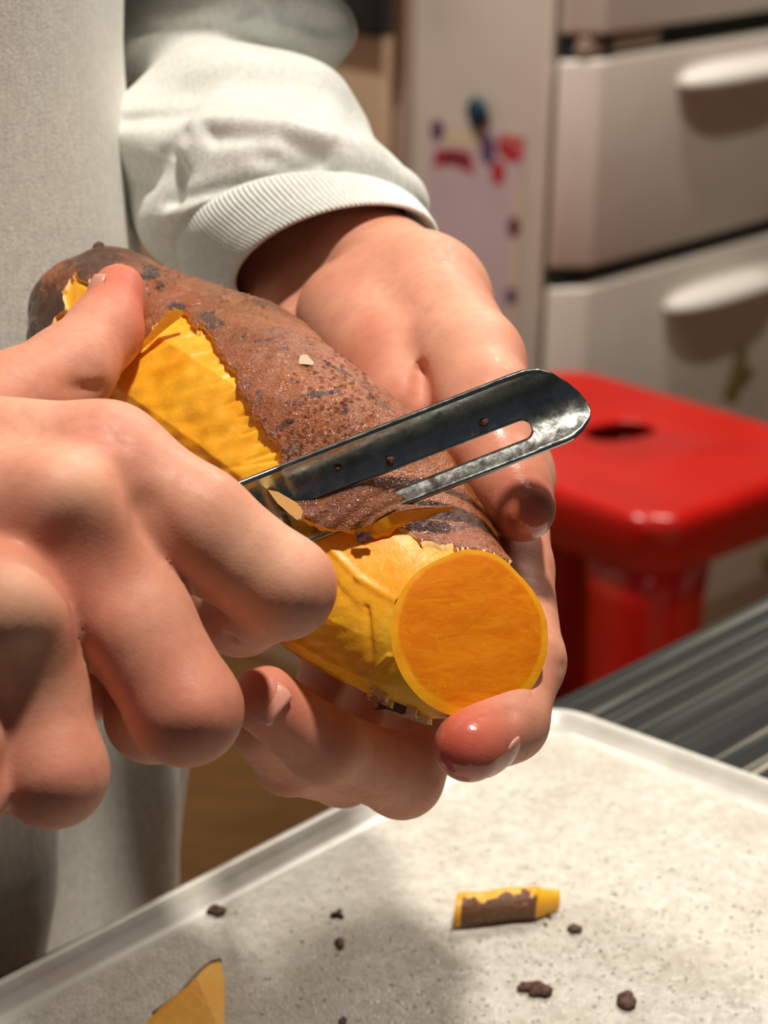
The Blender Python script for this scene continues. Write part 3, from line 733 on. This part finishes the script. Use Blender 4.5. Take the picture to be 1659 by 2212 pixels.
# ------------------------------------------------------------------ peeler
AX = np.array([0.9315, -0.3637]); BX = np.array([0.3637, 0.9315]); PC = np.array([1033.0, 934.0])
D0 = 9e9                                             # rest the channel on the potato surface
for a_ in range(-360, 0, 24):
    for b_ in (-80, -60, -40, -20, 0, 55, 70, 85):
        q = PC + AX * a_ + BX * b_
        pd_ = potato_depth(q[0], q[1])
        if pd_ < 520: D0 = min(D0, pd_ - 0.4 + 4.8 * (b_ / 90) ** 2 - (a_ + 100) * 0.010)
PEEL = D0 - 497.0
def pee(a, b, off=0.0):
    """blade-local (px along, px across) -> world; a shallow channel, hollow towards the viewer"""
    q = PC + AX * a + BX * b
    dpth = D0 + (a + 100) * 0.010 - 4.8 * (b / 90.0) ** 2 + off
    if a < -430: dpth -= (-430 - a) * 0.030
    return W(q[0], q[1], dpth)
def build_peeler():
    t = empty('vegetable_peeler'); tag(t, 'stainless steel swivel-style peeler with a slotted channel blade held in the right hand', 'peeler')
    av = np.concatenate([np.linspace(-560, -425, 20), np.linspace(-420, -380, 14), np.linspace(-370, 60, 60), np.linspace(64, 112, 24), np.linspace(118, 244, 40)])
    def top(a): return float(np.interp(a, [-560, 100, 139, 170, 195, 220, 236, 245], [-88, -90, -89, -80, -62, -30, 2, 34]))
    def bot(a): return float(np.interp(a, [-560, 170, 188, 212, 236, 245], [88, 89, 87, 78, 60, 40]))
    def slot(a):
        mid, hw = 31, 21
        if a > 90: u = min(1, (a - 90) / 21); hw *= math.sqrt(max(0, 1 - u * u))
        if a < -400: u = min(1, (-400 - a) / 20); hw *= math.sqrt(max(0, 1 - u * u))
        mid_ = min(max(mid, top(a) + 3), bot(a) - 1)
        hw = max(hw, 5.0) if a < 130 else 5.0 * max(0.15, (245 - a) / 115)
        return mid_ - hw, mid_ + hw
    n1, n2, n3 = 14, 4, 7; V = []; ns = n1 + n2 + n3
    for a in av:
        s0, s1 = slot(a)
        bs = list(np.linspace(top(a), s0, n1)) + list(np.linspace(s0, s1, n2 + 1)[1:]) + list(np.linspace(s1, bot(a), n3)[1:])
        ns = len(bs)
        V += [pee(a, b) for b in bs]
    F = []
    for i in range(len(av) - 1):
        for j in range(ns - 1):
            insl = (-419 < av[i]) and (av[i + 1] < 111.5) and n1 - 1 <= j < n1 - 1 + n2
            if not insl: F.append([i * ns + j, i * ns + j + 1, (i + 1) * ns + j + 1, (i + 1) * ns + j])
    o = mesh_obj('blade', np.array(V), F, M['steel'], t)
    md = o.modifiers.new('thick', 'SOLIDIFY'); md.thickness = 0.0009; md.offset = 0
    tag(o, label='steel channel blade with a long slot')
    # handle, mostly hidden inside the fist
    n = 24; V = []
    secs = [(-545, 80, 4.5), (-580, 78, 5.5), (-640, 74, 6.5), (-760, 76, 7.5), (-950, 80, 8), (-1180, 78, 8), (-1230, 60, 6), (-1245, 20, 2)]
    for a, hw, hd in secs:
        for j in range(n):
            an = 2 * math.pi * j / n
            V.append(pee(a, hw * math.cos(an) * 0.8, hd * math.sin(an)))
    hf = grid_faces(len(secs), n, True).tolist() + [list(range(n)), list(range((len(secs) - 1) * n, len(secs) * n))]
    o = mesh_obj('handle', np.array(V), hf, M['steel'], t); fix_normals(o)
    return t
build_peeler()

# the strip of peel coming through the blade
def build_peel():
    t = empty('potato_peel'); tag(t, 'curling strip of potato peel coming off under the peeler blade', 'peel')
    n = 40
    top = catmull([(612, 1082), (690, 1078), (780, 1050), (850, 1062), (905, 1090), (978, 1092)], n)
    low = catmull([(636, 1108), (690, 1136), (745, 1147), (800, 1133), (860, 1106), (980, 1094)], n)
    edge = catmull([(640, 1116), (690, 1146), (750, 1152), (815, 1163), (880, 1132), (982, 1099)], n)
    m = 10; V = []
    dk = []
    for i in range(n):
        s = i / (n - 1)
        for j in range(m):
            u = j / (m - 1); q = top[i] * (1 - u) + low[i] * u
            V.append(W(q[0], q[1], 490.6 + PEEL - 2.6 * math.sin(u * 1.75) + 2 * s + 0.35 * math.sin(i * 0.9 + j)))
            dk.append(0.25 + 0.5 * (j == 0))
    o = mesh_obj('peel_skin', np.array(V), grid_faces(n, m), M['pskin'], t); set_attr(o, 'dark', dk)
    V = []; mm = 4
    for i in range(n):
        r = 2.5 * math.sin(i * 1.7) + 2 * math.sin(i * 0.77)
        for j in range(mm):
            u = j / (mm - 1); q = low[i] * (1 - u) + (edge[i] + np.array([0, r])) * u
            V.append(W(q[0], q[1], 487.9 + PEEL + 2 * i / (n - 1) + 1.6 * u))
        V.append(W(*(top[i] * 0.5 + edge[i] * 0.5), 491.5 + PEEL + 2 * i / (n - 1)))
    o = mesh_obj('peel_flesh', np.array(V), grid_faces(n, mm + 1), M['flesh'], t)
    slab('peel_tag', [(765, 1148), (800, 1150), (805, 1166), (790, 1164), (785, 1176), (772, 1172), (770, 1160)], 488 + PEEL, M['crumb'], t, 1.0)
    slab('peel_end', [(578, 1058), (600, 1062), (640, 1085), (655, 1104), (650, 1122), (628, 1112), (600, 1088)], 487 + PEEL, M['pedge'], t, 2.0, (-0.02, 0.0))
    return t
build_peel()
# loose peel flap and hanging skin on the potato itself
fl = slab('peel_flap', [(302, 748), (340, 700), (365, 672), (385, 668), (398, 676), (385, 690), (352, 716), (318, 745), (290, 775)], potato_depth(345, 712) - 2.2, M['flesh'], potato, 1.2, (0.01, 0.03))
fl = slab('skin_flap', [(790, 1470), (820, 1476), (850, 1494), (880, 1530), (905, 1545), (868, 1543), (835, 1532), (806, 1535), (818, 1524), (812, 1504)], 497, M['pskin'], potato, 1.2, (-0.03, 0.0))
set_attr(fl, 'dark', np.full(len(fl.data.vertices), 0.8))

# crumbs on the blade
for (a, b, s, lab) in ((20, -14, 10, 'dark skin crumb on the blade just above the slot end'), (-200, -12, 11, 'brownish crumb on the middle of the blade'), (-310, -38, 8, 'small crumb on the blade nearest the right index finger')):
    c = pee(a, b, -0.8); r = s * 0.487 / FPX
    o = ellipsoid('peel_crumb', c, _R * r, _U * r * 1.1, _F * 0.0008, M['crumb'], None, 12, 8, 0.3, s); tag(o, lab, 'crumb', 'crumbs on the peeler blade')

# ------------------------------------------------------------------ bits on the tray
def crumb(px, py, rx, ry, label, seed):
    c = on_z(px, py, ZT); d = np.dot(c - ORG, _F); sx = rx * d / FPX; sy = ry * d / FPX / math.sin(math.radians(29))
    h = min(sx, sy) * 0.45
    o = ellipsoid('peel_crumb', c + UP * h * 0.8, np.array([sx, 0, 0]), np.array([0, sy, 0]), UP * h, M['crumb'], None, 14, 10, 0.32, seed)
    tag(o, label, 'crumb', 'peel crumbs on the tray')
crumb(468, 1971, 18, 9, 'dark flat skin crumb in the shadow near the tray rim', 2)
crumb(730, 1978, 12, 7, 'small reddish crumb above the round dark crumb in the tray shadow', 3)
crumb(733, 2041, 11, 10, 'round dark crumb in the middle of the tray shadow', 4)
crumb(1238, 2010, 16, 12, 'pointed dark crumb right of the rolled peel', 5)
crumb(1135, 2135, 22, 9, 'oblong crumb lying against the larger clump on the tray', 6)
crumb(1165, 2146, 24, 14, 'largest dark crumb clump below the rolled peel', 7)
crumb(1355, 2166, 22, 15, 'rounded dark crumb at the lower right of the tray', 8)
crumb(740, 2206, 7, 8, 'tiny dark crumb at the bottom edge of the picture', 9)
crumb(1186, 1982, 5, 4, 'speck between the rolled peel and the pointed crumb', 10)
crumb(1178, 1999, 4, 4, 'minute speck just below the rolled peel', 11)
def tray_peel():
    t = empty('rolled_peel'); tag(t, 'short rolled strip of yellow peel with brown skin on the tray', 'peel')
    n, m = 80, 30
    mid = catmull([(985, 1972), (1040, 1968), (1100, 1960), (1160, 1955), (1206, 1938)], n)
    V = []; fm = []
    for i in range(n):
        c = on_z(mid[i][0], mid[i][1] + 20, ZT); s = i / (n - 1)
        R = (0.0041 + 0.00012 * math.sin(i * 0.23)) * (1 - 0.42 * max(0, (s - 0.72) / 0.28) ** 0.6 if s > 0.72 else 1)
        for j in range(m):
            an = math.radians(-40 + 262 * j / (m - 1)) ; rag = 1 + 0.012 * math.sin(i * 0.31 + 0.4 * j)
            V.append(c + UP * (R * 1.02 + R * math.sin(an) * rag) + np.array([-0.2, -0.98, 0]) * (R * 1.15 * math.cos(an)))
    F = grid_faces(n, m).tolist()
    for f in F:
        i, j = f[0] // m, f[0] % m
        fm.append(0 if j < 11 + 1.3 * math.sin(i * 0.21) + 0.8 * math.sin(i * 0.57) + (4.0 if 46 < i < 54 else 0) and i < 58 and i > 4 else 1)
    o = mesh_obj('strip', np.array(V), F, None, t, mats=[M['pskin'], M['flesh']], face_mats=fm)
    set_attr(o, 'dark', np.full(len(o.data.vertices), 0.5))
    md = o.modifiers.new('thick', 'SOLIDIFY'); md.thickness = 0.0009
tray_peel()
def tray_peel2():
    pts = [(476, 2084), (484, 2120), (485, 2150), (484, 2260), (290, 2260), (330, 2200), (385, 2160), (415, 2125), (440, 2100), (458, 2088)]
    n = len(pts); t = empty('flat_peel'); tag(t, 'pointed flat piece of orange peel at the bottom left of the tray', 'peel')
    P = [on_z(x, y, ZT + 0.001) for x, y in pts]; c = np.mean(P, 0)
    V = [p + UP * 0.0015 for p in P] + [c + UP * 0.006] + P
    F = [[i, (i + 1) % n, n] for i in range(n)] + [[i, n + 1 + i, n + 1 + (i + 1) % n, (i + 1) % n] for i in range(n)] + [list(range(n + 1, 2 * n + 1))[::-1]]
    o = mesh_obj('peel_flesh', V, F, M['flesh'], t, False); fix_normals(o)
    V = []; m = len(pts[6:]) + 1
    ed = [P[i] for i in (5, 6, 7, 8, 9, 0)]
    V = [p + UP * 0.0022 for p in ed] + [p + (p - c) * 0.03 + UP * 0.0008 for p in ed]
    o = mesh_obj('peel_skin', V, [[i, i + 1, 7 + i, 6 + i] for i in range(5)], M['crumb'], t, False)
    md = o.modifiers.new('thick', 'SOLIDIFY'); md.thickness = 0.0008
tray_peel2()

# ------------------------------------------------------------------ the person
person = empty('person'); tag(person, 'person in a pale grey sweatshirt peeling a sweet potato over the tray', 'person')

# right hand (near the camera), (px, py, depth, radius mm)
RH_F = {
    'index': [(225, 1012, 468, 13.4), (420, 1138, 464, 12.4), (612, 1268, 466, 10.6), (520, 1322, 490, 9.4), (430, 1240, 503, 8.2)],
    'middle': [(118, 1125, 451, 13.6), (285, 1340, 455, 12.2), (402, 1532, 451, 11.1), (330, 1545, 474, 9.8), (300, 1420, 494, 8.4)],
    'ring': [(5, 1330, 438, 13.2), (60, 1495, 446, 11.7), (114, 1668, 443, 10.7), (66, 1665, 464, 9.4), (60, 1560, 484, 8.2)],
    'little': [(-125, 1480, 438, 11.6), (-110, 1600, 433, 10.2), (-92, 1715, 434, 9.0), (-110, 1710, 458, 8.2), (-110, 1620, 476, 7.4)],
}
RH_T = [(-330, 1000, 505, 15), (-105, 935, 500, 13.2), (40, 868, 512, 11.6), (150, 800, 522, 10.4), (226, 716, 534, 8.8), (256, 628, 544, 6.6)]
RH_P = [
    [(-700, 985, 492, 17), (-250, 990, 478, 15.5), (225, 1012, 468, 13.4)],
    [(-700, 1060, 485, 17), (-250, 1080, 466, 15), (118, 1125, 453, 13.6)],
    [(-700, 1140, 482, 17), (-300, 1220, 460, 14.5), (5, 1330, 441, 13.2)],
    [(-700, 1200, 482, 16), (-350, 1340, 458, 13.5), (-125, 1480, 438, 11.6)],
    [(-560, 1120, 500, 18), (-200, 1230, 492, 17)],
    [(-560, 1080, 505, 18), (-330, 1000, 505, 15)],
    [(-200, 1230, 492, 17), (60, 1400, 488, 14), (190, 1440, 488, 12)],
    [(-1150, 1050, 490, 22), (-900, 1050, 490, 21), (-700, 1080, 488, 20)],
    [(-1150, 1120, 490, 20), (-900, 1120, 490, 19), (-700, 1130, 488, 18)],
]
def rh(P):
    fin = None
    for nme in ('index', 'middle', 'ring', 'little'):
        d = chain(P, RH_F[nme], 3.0)
        fin = d if fin is None else smin(fin, d, 2.2)
    palm = None
    for c in RH_P:
        d = chain(P, c, 4); palm = d if palm is None else smin(palm, d, 7)
    th = chain(P, RH_T, 3.5)
    # fleshy web between the thumb and the hand
    D = smin(palm, fin, 5.0)
    D = smin(D, th, 4.0)
    def dent(px, py, d, w, amp, qx=None, qy=None, qd=None):
        a = cm(px, py, d); b = cm(qx, qy, qd) if qx is not None else a + 0.01
        s, _ = seg_d(P, a, b); return amp * np.exp(-(s / w) ** 2)
    D = D - dent(232, 985, 456, 9, 1.2) - dent(120, 1060, 441, 10, 2.2) - dent(30, 1290, 428, 10, 2.2)   # knuckles
    D = D - dent(640, 1262, 456, 5, 0.9) - dent(440, 1545, 437, 6, 0.9) - dent(130, 1690, 427, 6, 0.8)
    D = D + dent(165, 1190, 438, 9, 4.2, 235, 1235, 444) + dent(60, 1420, 428, 7, 1.2)                      # hollows under the knuckles
    D = D + dent(322, 1090, 452, 3.2, 1.2, 395, 1225, 450)                                                 # groove index / middle
    D = D + dent(500, 1372, 478, 1.4, 1.2, 560, 1362, 475) + dent(205, 835, 516, 2.0, 1.2, 120, 840, 508)
    for (x0, y0, x1, y1, dd, am) in ((196, 915, 262, 908, 457, .45), (190, 938, 270, 934, 455, .5), (205, 962, 272, 962, 454, .4), (560, 1180, 640, 1190, 452, .25), (610, 1215, 672, 1222, 453, .3), (120, 752, 190, 800, 514, .5), (150, 735, 205, 775, 518, .35)):
        D = D + dent(x0, y0, dd, 1.3, am, x1, y1, dd)
    return D
V1, F1 = sdf_mesh(rh, (-225, -80, 412), (0, 72, 572), 1.05)

LH_T = [(905, 660, 606, 18.5), (1008, 790, 566, 14.6), (1052, 880, 548, 11.8), (1058, 965, 536, 10.4), (1098, 1040, 529, 9.6), (1128, 1098, 523, 8.0)]
LH_F = {
    'index': [(1075, 1030, 572, 12.5), (1104, 1230, 540, 10.0), (1134, 1428, 516, 9.1), (1098, 1560, 502, 8.7), (1014, 1612, 491, 8.0)],
    'middle': [(1000, 1180, 590, 12.5), (960, 1450, 572, 10.6), (868, 1678, 546, 9.9), (700, 1612, 520, 9.0), (572, 1512, 508, 8.0)],
    'ring': [(880, 1230, 600, 12.2), (840, 1480, 592, 10.2), (740, 1660, 575, 9.6), (625, 1640, 548, 8.6), (566, 1572, 532, 7.8)],
    'little': [(770, 1230, 606, 11), (730, 1420, 602, 9.2), (680, 1560, 590, 8.6), (600, 1560, 570, 8), (560, 1510, 560, 7.2)],
}
LH_P = [
    [(505, 290, 710, 14), (745, 535, 658, 17.5), (905, 660, 606, 18.5)],
    [(500, 330, 712, 15), (625, 600, 664, 16), (740, 740, 630, 17)],
    [(740, 740, 630, 17), (900, 900, 600, 17), (1075, 1030, 572, 12.5)],
    [(740, 740, 630, 17), (870, 1000, 606, 14), (1000, 1180, 590, 12.5)],
    [(720, 780, 636, 17), (800, 1020, 616, 14), (880, 1230, 600, 12.2)],
    [(690, 790, 640, 16), (730, 1040, 622, 14), (770, 1230, 606, 11)],
    [(905, 660, 606, 18.5), (900, 860, 590, 16), (1075, 1030, 572, 12.5)],
    [(770, 690, 606, 17), (845, 800, 578, 15.0), (876, 880, 562, 12.0)],
]
def lh(P):
    fin = None
    for nme in ('index', 'middle', 'ring', 'little'):
        d = chain(P, LH_F[nme], 3.0); fin = d if fin is None else smin(fin, d, 1.2)
    palm = None
    for c in LH_P[:-1]:
        d = chain(P, c, 4); palm = d if palm is None else smin(palm, d, 8)
    palm = smin(palm, chain(P, LH_P[-1], 4), 7)
    th = chain(P, LH_T, 4.0)
    D = smin(palm, fin, 5); D = smin(D, th, 3.0)
    def dent(px, py, d, w, amp, qx=None, qy=None, qd=None):
        a = cm(px, py, d); b = cm(qx, qy, qd) if qx is not None else a + 0.01
        s, _ = seg_d(P, a, b); return amp * np.exp(-(s / w) ** 2)
    D = D + dent(922, 720, 577, 1.8, 0.9, 912, 800, 558) + dent(912, 800, 556, 2.0, 2.2, 905, 885, 546)
    D = D + dent(640, 640, 632, 7, 2.6, 720, 720, 606)                       # hollow beside the wrist tendon
    D = D - dent(600, 610, 634, 6, 0.8, 660, 700, 622)
    D = D + dent(1180, 1440, 508, 1.0, 0.6, 1228, 1440, 512) + dent(1085, 1600, 494, 1.5, 0.9, 1105, 1530, 492)
    D = D + dent(1085, 905, 538, 1.4, 0.5, 1000, 935, 528)
    return D
V2, F2 = sdf_mesh(lh, (-62, -140, 478), (75, 165, 712), 1.05)

# forearms, upper arms and trunk under the clothes, coarse
TC = np.array([-0.240, 0.625, 0.0])                                     # trunk centre on the ground
SHL = TC + UX * 0.165 + UP * 1.44; SHR = TC - UX * 0.165 + UP * 1.44
ELL = c2w(cm(520, -420, 715)); WRL = c2w(cm(488, 310, 712))
WRR = c2w(cm(-1100, 1080, 490)); ELR = np.array([-0.42, 0.40, 1.06])
def body(P):
    D = None
    for a, ra, b, rb in ((SHL, .048, ELL, .032), (ELL, .030, WRL, .014), (SHR, .048, ELR, .040), (ELR, .040, WRR, .024), (SHL, .055, SHR, .055),
                         (TC + UP * 1.40, .10, TC + UP * 1.05, .095), (TC + UX * .08 + UP * 1.38, .085, TC + UX * .07 + UP * 1.0, .085), (TC - UX * .08 + UP * 1.38, .085, TC - UX * .07 + UP * 1.0, .085), (TC + UP * 1.44, .06, TC + UP * 1.56, .055)):
        d = cone(P, a, ra, b, rb); D = d if D is None else smin(D, d, 0.03)
    return D
V3, F3 = sdf_mesh(body, (-0.62, 0.25, 0.85), (0.12, 0.98, 1.64), 0.008)
BV = np.concatenate([c2w(V1), c2w(V2), V3]); BF = np.concatenate([F1, F2 + len(V1), F3 + len(V1) + len(V2)])
body_o = mesh_obj('body', BV, BF, M['skin'], person); tag(body_o, label='bare hands and wrists with fair skin')
def spots(lst):
    out = np.zeros(len(BV))
    for (px, py, d, r, s) in lst:
        q = W(px, py, d); out = np.maximum(out, s * np.exp(-(np.linalg.norm(BV - q, axis=1) / (r / 1000)) ** 2))
    return out
set_attr(body_o, 'red', spots([(995, 1625, 488, 13, 0.85), (1130, 1105, 515, 13, 0.5), (256, 628, 540, 14, 0.45), (295, 700, 535, 12, 0.5), (270, 780, 525, 10, 0.3), (232, 950, 456, 10, 0.25), (905, 850, 550, 9, 0.25), (850, 740, 570, 14, 0.12),
                               (600, 1520, 500, 14, 0.3), (440, 1560, 440, 14, 0.28), (110, 1700, 430, 14, 0.25), (690, 1270, 460, 8, 0.2), (1060, 960, 525, 10, 0.2), (150, 1200, 440, 16, 0.25), (1120, 780, 560, 8, 0.25)]))
set_attr(body_o, 'pale', spots([(170, 1050, 440, 9, 0.35), (40, 1305, 428, 9, 0.4), (560, 1200, 455, 22, 0.2), (1040, 800, 555, 14, 0.25), (900, 560, 610, 20, 0.15)]))
set_attr(body_o, 'wet', spots([(995, 1610, 484, 12, 0.9), (1140, 1100, 514, 14, 0.9), (1060, 960, 525, 14, 0.6), (870, 700, 575, 14, 0.25)]))

def nail(cpx, nrm, fwd, w, L, mat='nail', curve=0.35, name='fingernail'):
    c = cm(*cpx); n = unit(np.array(nrm, float)); f = np.array(fwd, float); f = unit(f - n * (f @ n)); s = np.cross(n, f)
    nu, nv = 12, 12; V = []
    for i in range(nu):
        u = -1 + 2 * i / (nu - 1)
        for j in range(nv):
            v = -1 + 2 * j / (nv - 1)
            ww = w / 2 * (1 - 0.22 * max(0, abs(u) - 0.5) ** 2 * 4)
            V.append(c + f * (L / 2 * u) + s * (ww * v) - n * (curve * w * (v * v) * 0.8 + 0.08 * L * u * u))
    o = mesh_obj(name, c2w(np.array(V)), grid_faces(nu, nv), M[mat], person)
    md = o.modifiers.new('thick', 'SOLIDIFY'); md.thickness = 0.0006
    return o
def nail_on(ax, r, nrm, fwd, w, L):
    n = unit(np.array(nrm, float)); c = cm(*ax) + n * (r + 0.25); d = c[2]
    nail((c[0] * FPX / d + CX, -c[1] * FPX / d + CY, d), nrm, fwd, w, L, curve=w / (8 * r) / 0.8)
nail_on((586, 1522, 510), 9.5, (-0.15, 0.25, -1), (-0.75, 0.6, -0.1), 10, 10)
nail_on((1042, 1594, 495), 8.25, (0.68, -0.62, -0.40), (-0.8, -0.45, -0.3), 9.5, 10)
nail_on((250, 650, 541), 7.2, (-0.85, 0.25, -0.45), (0.3, 0.93, 0.2), 9, 9.5)

# ---- sweatshirt
sw = None
def rings_mesh(name, R, mat, parent, wrapf=True):
    n = len(R[0]); return mesh_obj(name, np.array(R).reshape(-1, 3), grid_faces(len(R), n, True), mat, parent)
# trunk: elliptical rings, belly pushed out against the counter edge
NP = 200; NZ = 220
zs = np.linspace(0.80, 1.50, NZ); ph = np.linspace(0, 2 * math.pi, NP, endpoint=False)
RR = []
for z in zs:
    au = np.interp(z, [0.80, 0.84, 0.90, 1.0, 1.15, 1.35, 1.46, 1.50], [0.20, 0.212, 0.214, 0.200, 0.186, 0.19, 0.16, 0.08])
    an = np.interp(z, [0.80, 0.84, 0.90, 1.0, 1.15, 1.35, 1.46, 1.50], [0.118, 0.122, 0.128, 0.134, 0.130, 0.125, 0.10, 0.07])
    q = TC + UP * z + UX[None] * (au * np.cos(ph))[:, None] + NX[None] * (an * np.sin(ph))[:, None]
    o_ = unit(UX[None] * np.cos(ph)[:, None] / au + NX[None] * np.sin(ph)[:, None] / an)
    amp = 0.006 * np.clip((1.06 - z) / 0.16, 0, 1) + 0.0012
    fold = amp * np.sin(ph * 9 + 1.2 * np.sin(z * 22) + 0.7) + amp * 0.8 * np.sin(ph * 17 + z * 14) + 0.003 * wob(q, 71, 24)
    RR.append(q + o_ * fold[:, None])
sw = rings_mesh('sweatshirt', RR, M['fleece'], person); fix_normals(sw)
tag(sw, label='pale grey heather sweatshirt with ribbed cuffs')
hem = []
for z, k_ in ((0.775, -0.004), (0.778, 0.002), (0.80, 0.004), (0.818, 0.002), (0.822, -0.008)):
    au, an = 0.20 + k_, 0.118 + k_; rib = 0.0006 * np.sin(ph * 100)
    hem.append(TC + UP * z + UX[None] * ((au + rib) * np.cos(ph))[:, None] + NX[None] * ((an + rib) * np.sin(ph))[:, None])
rings_mesh('hem_band', hem, M['rib'], sw)

# left sleeve: rings share a tilted plane (arm hangs down and towards the viewer)
SLN = unit(np.array([0.13, -0.92, -0.40]))
sE1 = unit(np.array([1.0, 0.13, 0.0]) - SLN * (np.array([1.0, 0.13, 0]) @ SLN)); sE2 = np.cross(SLN, sE1)
LS = np.array([(520, -520, 730, 72), (540, -350, 690, 74), (525, -180, 712, 56), (497, -45, 735, 38.5), (502, 50, 728, 38), (500, 105, 718, 37), (488, 142, 712, 33), (470, 160, 709, 26), (466, 190, 706, 26.5), (476, 232, 700, 33), (484, 285, 693, 37.3),  # unseen upper rings bulge forward, shaped to shade the sleeve below
               (525, 340, 686, 38), (570, 400, 677, 41), (612, 452, 668, 42), (632, 488, 663, 40), (642, 512, 660, 36.5), (648, 518, 658.5, 33.0)], float)
SLEEVE_FOLDS = [([(285, 262), (420, 236), (540, 214), (660, 246)], 18, -2.2), ([(385, 332), (440, 262), (608, 262), (705, 305)], 26, 2.6), ([(374, 335), (366, 432)], 14, -2.8), ([(366, 432), (540, 384), (660, 352)], 20, -1.4),
                ([(460, 296), (600, 292), (700, 332)], 18, -2.0), ([(300, 400), (345, 330), (400, 290)], 18, -2.0), ([(560, 330), (700, 350), (800, 420)], 22, -1.6), ([(420, 470), (560, 420), (760, 400)], 24, 1.2), ([(300, 60), (430, 40), (560, -10)], 22, -2.5), ([(640, 20), (720, 60)], 20, -1.8)]
S = catmull(LS, 260); NPh = 240; ph = np.linspace(0, 2 * math.pi, NPh, endpoint=False)
rings = []
for i, (x, y, d, r) in enumerate(S):
    s = i / 259; c = cm(x, y, d)
    dirv = sE1[None] * np.cos(ph)[:, None] + sE2[None] * np.sin(ph)[:, None]
    P = c + dirv * r
    amp = np.interp(s, [0, 0.3, 0.55, 0.8, 0.95, 1], [2, 3.0, 3.4, 2.6, 1.0, 0.1])
    # oblique drag folds and soft crumples
    f = amp * np.sin(0.085 * P[:, 1] * 2.2 + 2.2 * np.cos(ph - 0.6) + 1.5) + amp * 0.8 * wob(P, 81, 0.05) + amp * 0.35 * wob(P, 83, 0.14)
    ux = P[:, 0] * FPX / P[:, 2] + CX; uy = -P[:, 1] * FPX / P[:, 2] + CY; near = (dirv[:, 2] < 0.2)
    for (pts_, w_, am) in SLEEVE_FOLDS:
        dm = np.full(len(ux), 1e9)
        for (x0, y0), (x1, y1) in zip(pts_[:-1], pts_[1:]):
            tq = np.clip(((ux - x0) * (x1 - x0) + (uy - y0) * (y1 - y0)) / ((x1 - x0) ** 2 + (y1 - y0) ** 2), 0, 1)
            dm = np.minimum(dm, np.hypot(ux - x0 - tq * (x1 - x0), uy - y0 - tq * (y1 - y0)))
        f = f + near * am * np.exp(-(dm / w_) ** 2)
    rings.append(c2w(P + dirv * f[:, None]))
# continue up to the shoulder
top = rings[0]; ctr = np.mean(top, 0); up_r = []
for u in np.linspace(0, 1, 24)[:-1]:
    p = SHL * (1 - u) + ctr * u; up_r.append(p + (top - ctr) * (1.12 * (1 - u) + 1.0 * u))
sl = rings_mesh('sleeve', up_r + rings, M['sleeve'], sw); fix_normals(sl)
# cuff: ribbed band, turned under at the opening
cuff = []
CF = [(642, 512, 660, 35.6), (645, 516, 659, 36.2), (660, 528, 656, 36.0), (680, 540, 652, 34.4), (700, 552, 648, 32.8), (718, 563, 644, 31.4), (724, 567, 643, 30.8), (724, 566, 643, 29.6), (716, 560, 645, 29.0), (690, 545, 650, 29.5), (660, 525, 656, 31)]
CN = unit(np.array([0.26, -0.88, -0.36])); cE1 = unit(np.array([1.0, 0.28, 0.0]) - CN * (np.array([1.0, 0.28, 0]) @ CN)); cE2 = np.cross(CN, cE1)
ph = np.linspace(0, 2 * math.pi, 1260, endpoint=False)
for i, (x, y, d, r) in enumerate(catmull(CF, 44)):
    w = min(1, i / 16); e1 = unit(sE1 * (1 - w) + cE1 * w); e2 = unit(sE2 * (1 - w) + cE2 * w)
    rib = 0.34 * np.sin(ph * 140) * min(1, i / 4) * (1 if i < 27 else 0.2)
    cuff.append(c2w(cm(x, y, d) + e1[None] * ((r + rib) * np.cos(ph))[:, None] + e2[None] * ((r + rib) * np.sin(ph))[:, None]))
cf = rings_mesh('cuff', cuff, M['rib'], sw); fix_normals(cf)
# right sleeve, outside the picture
def tube(name, pts, radii, mat, parent, n=48, fold=0.002, seed=1):
    Cn = catmull(pts, 60); rd = np.interp(np.linspace(0, 1, 60), np.linspace(0, 1, len(radii)), radii); T = unit(np.gradient(Cn, axis=0))
    e1 = unit(np.cross(T, UP + 0.01)); e2 = np.cross(T, e1); a = np.linspace(0, 2 * math.pi, n, endpoint=False); R = []
    for i in range(60):
        dv = e1[i] * np.cos(a)[:, None] + e2[i] * np.sin(a)[:, None]; P = Cn[i] + dv * rd[i]
        R.append(P + dv * (fold * wob(P, seed, 40))[:, None])
    o = rings_mesh(name, R, mat, parent); fix_normals(o); return o
RC = c2w(cm(-960, 1085, 490)); RC2 = c2w(cm(-800, 1085, 490))
tube('sleeve', [SHR, 0.5 * SHR + 0.5 * ELR + np.array([-0.02, -0.01, 0]), ELR, 0.5 * ELR + 0.5 * RC, RC], [0.07, 0.062, 0.062, 0.052, 0.045], M['sleeve'], sw, 64, 0.003, 4)
tube('cuff', [RC, 0.5 * RC + 0.5 * RC2, RC2], [0.037, 0.036, 0.033], M['rib'], sw, 64, 0.0003, 5)
# trousers
tr = []
for s in (1, -1):
    b = TC + UX * 0.085 * s
    tr.append([b + UP * 0.84, b + UP * 0.5 + NX * 0.0, b + UP * 0.06])
tro = tube('trousers', tr[0], [0.088, 0.075, 0.062], M['denim'], person, 40, 0.003, 9)
tube('trouser_leg', tr[1], [0.088, 0.075, 0.062], M['denim'], tro, 40, 0.003, 10)
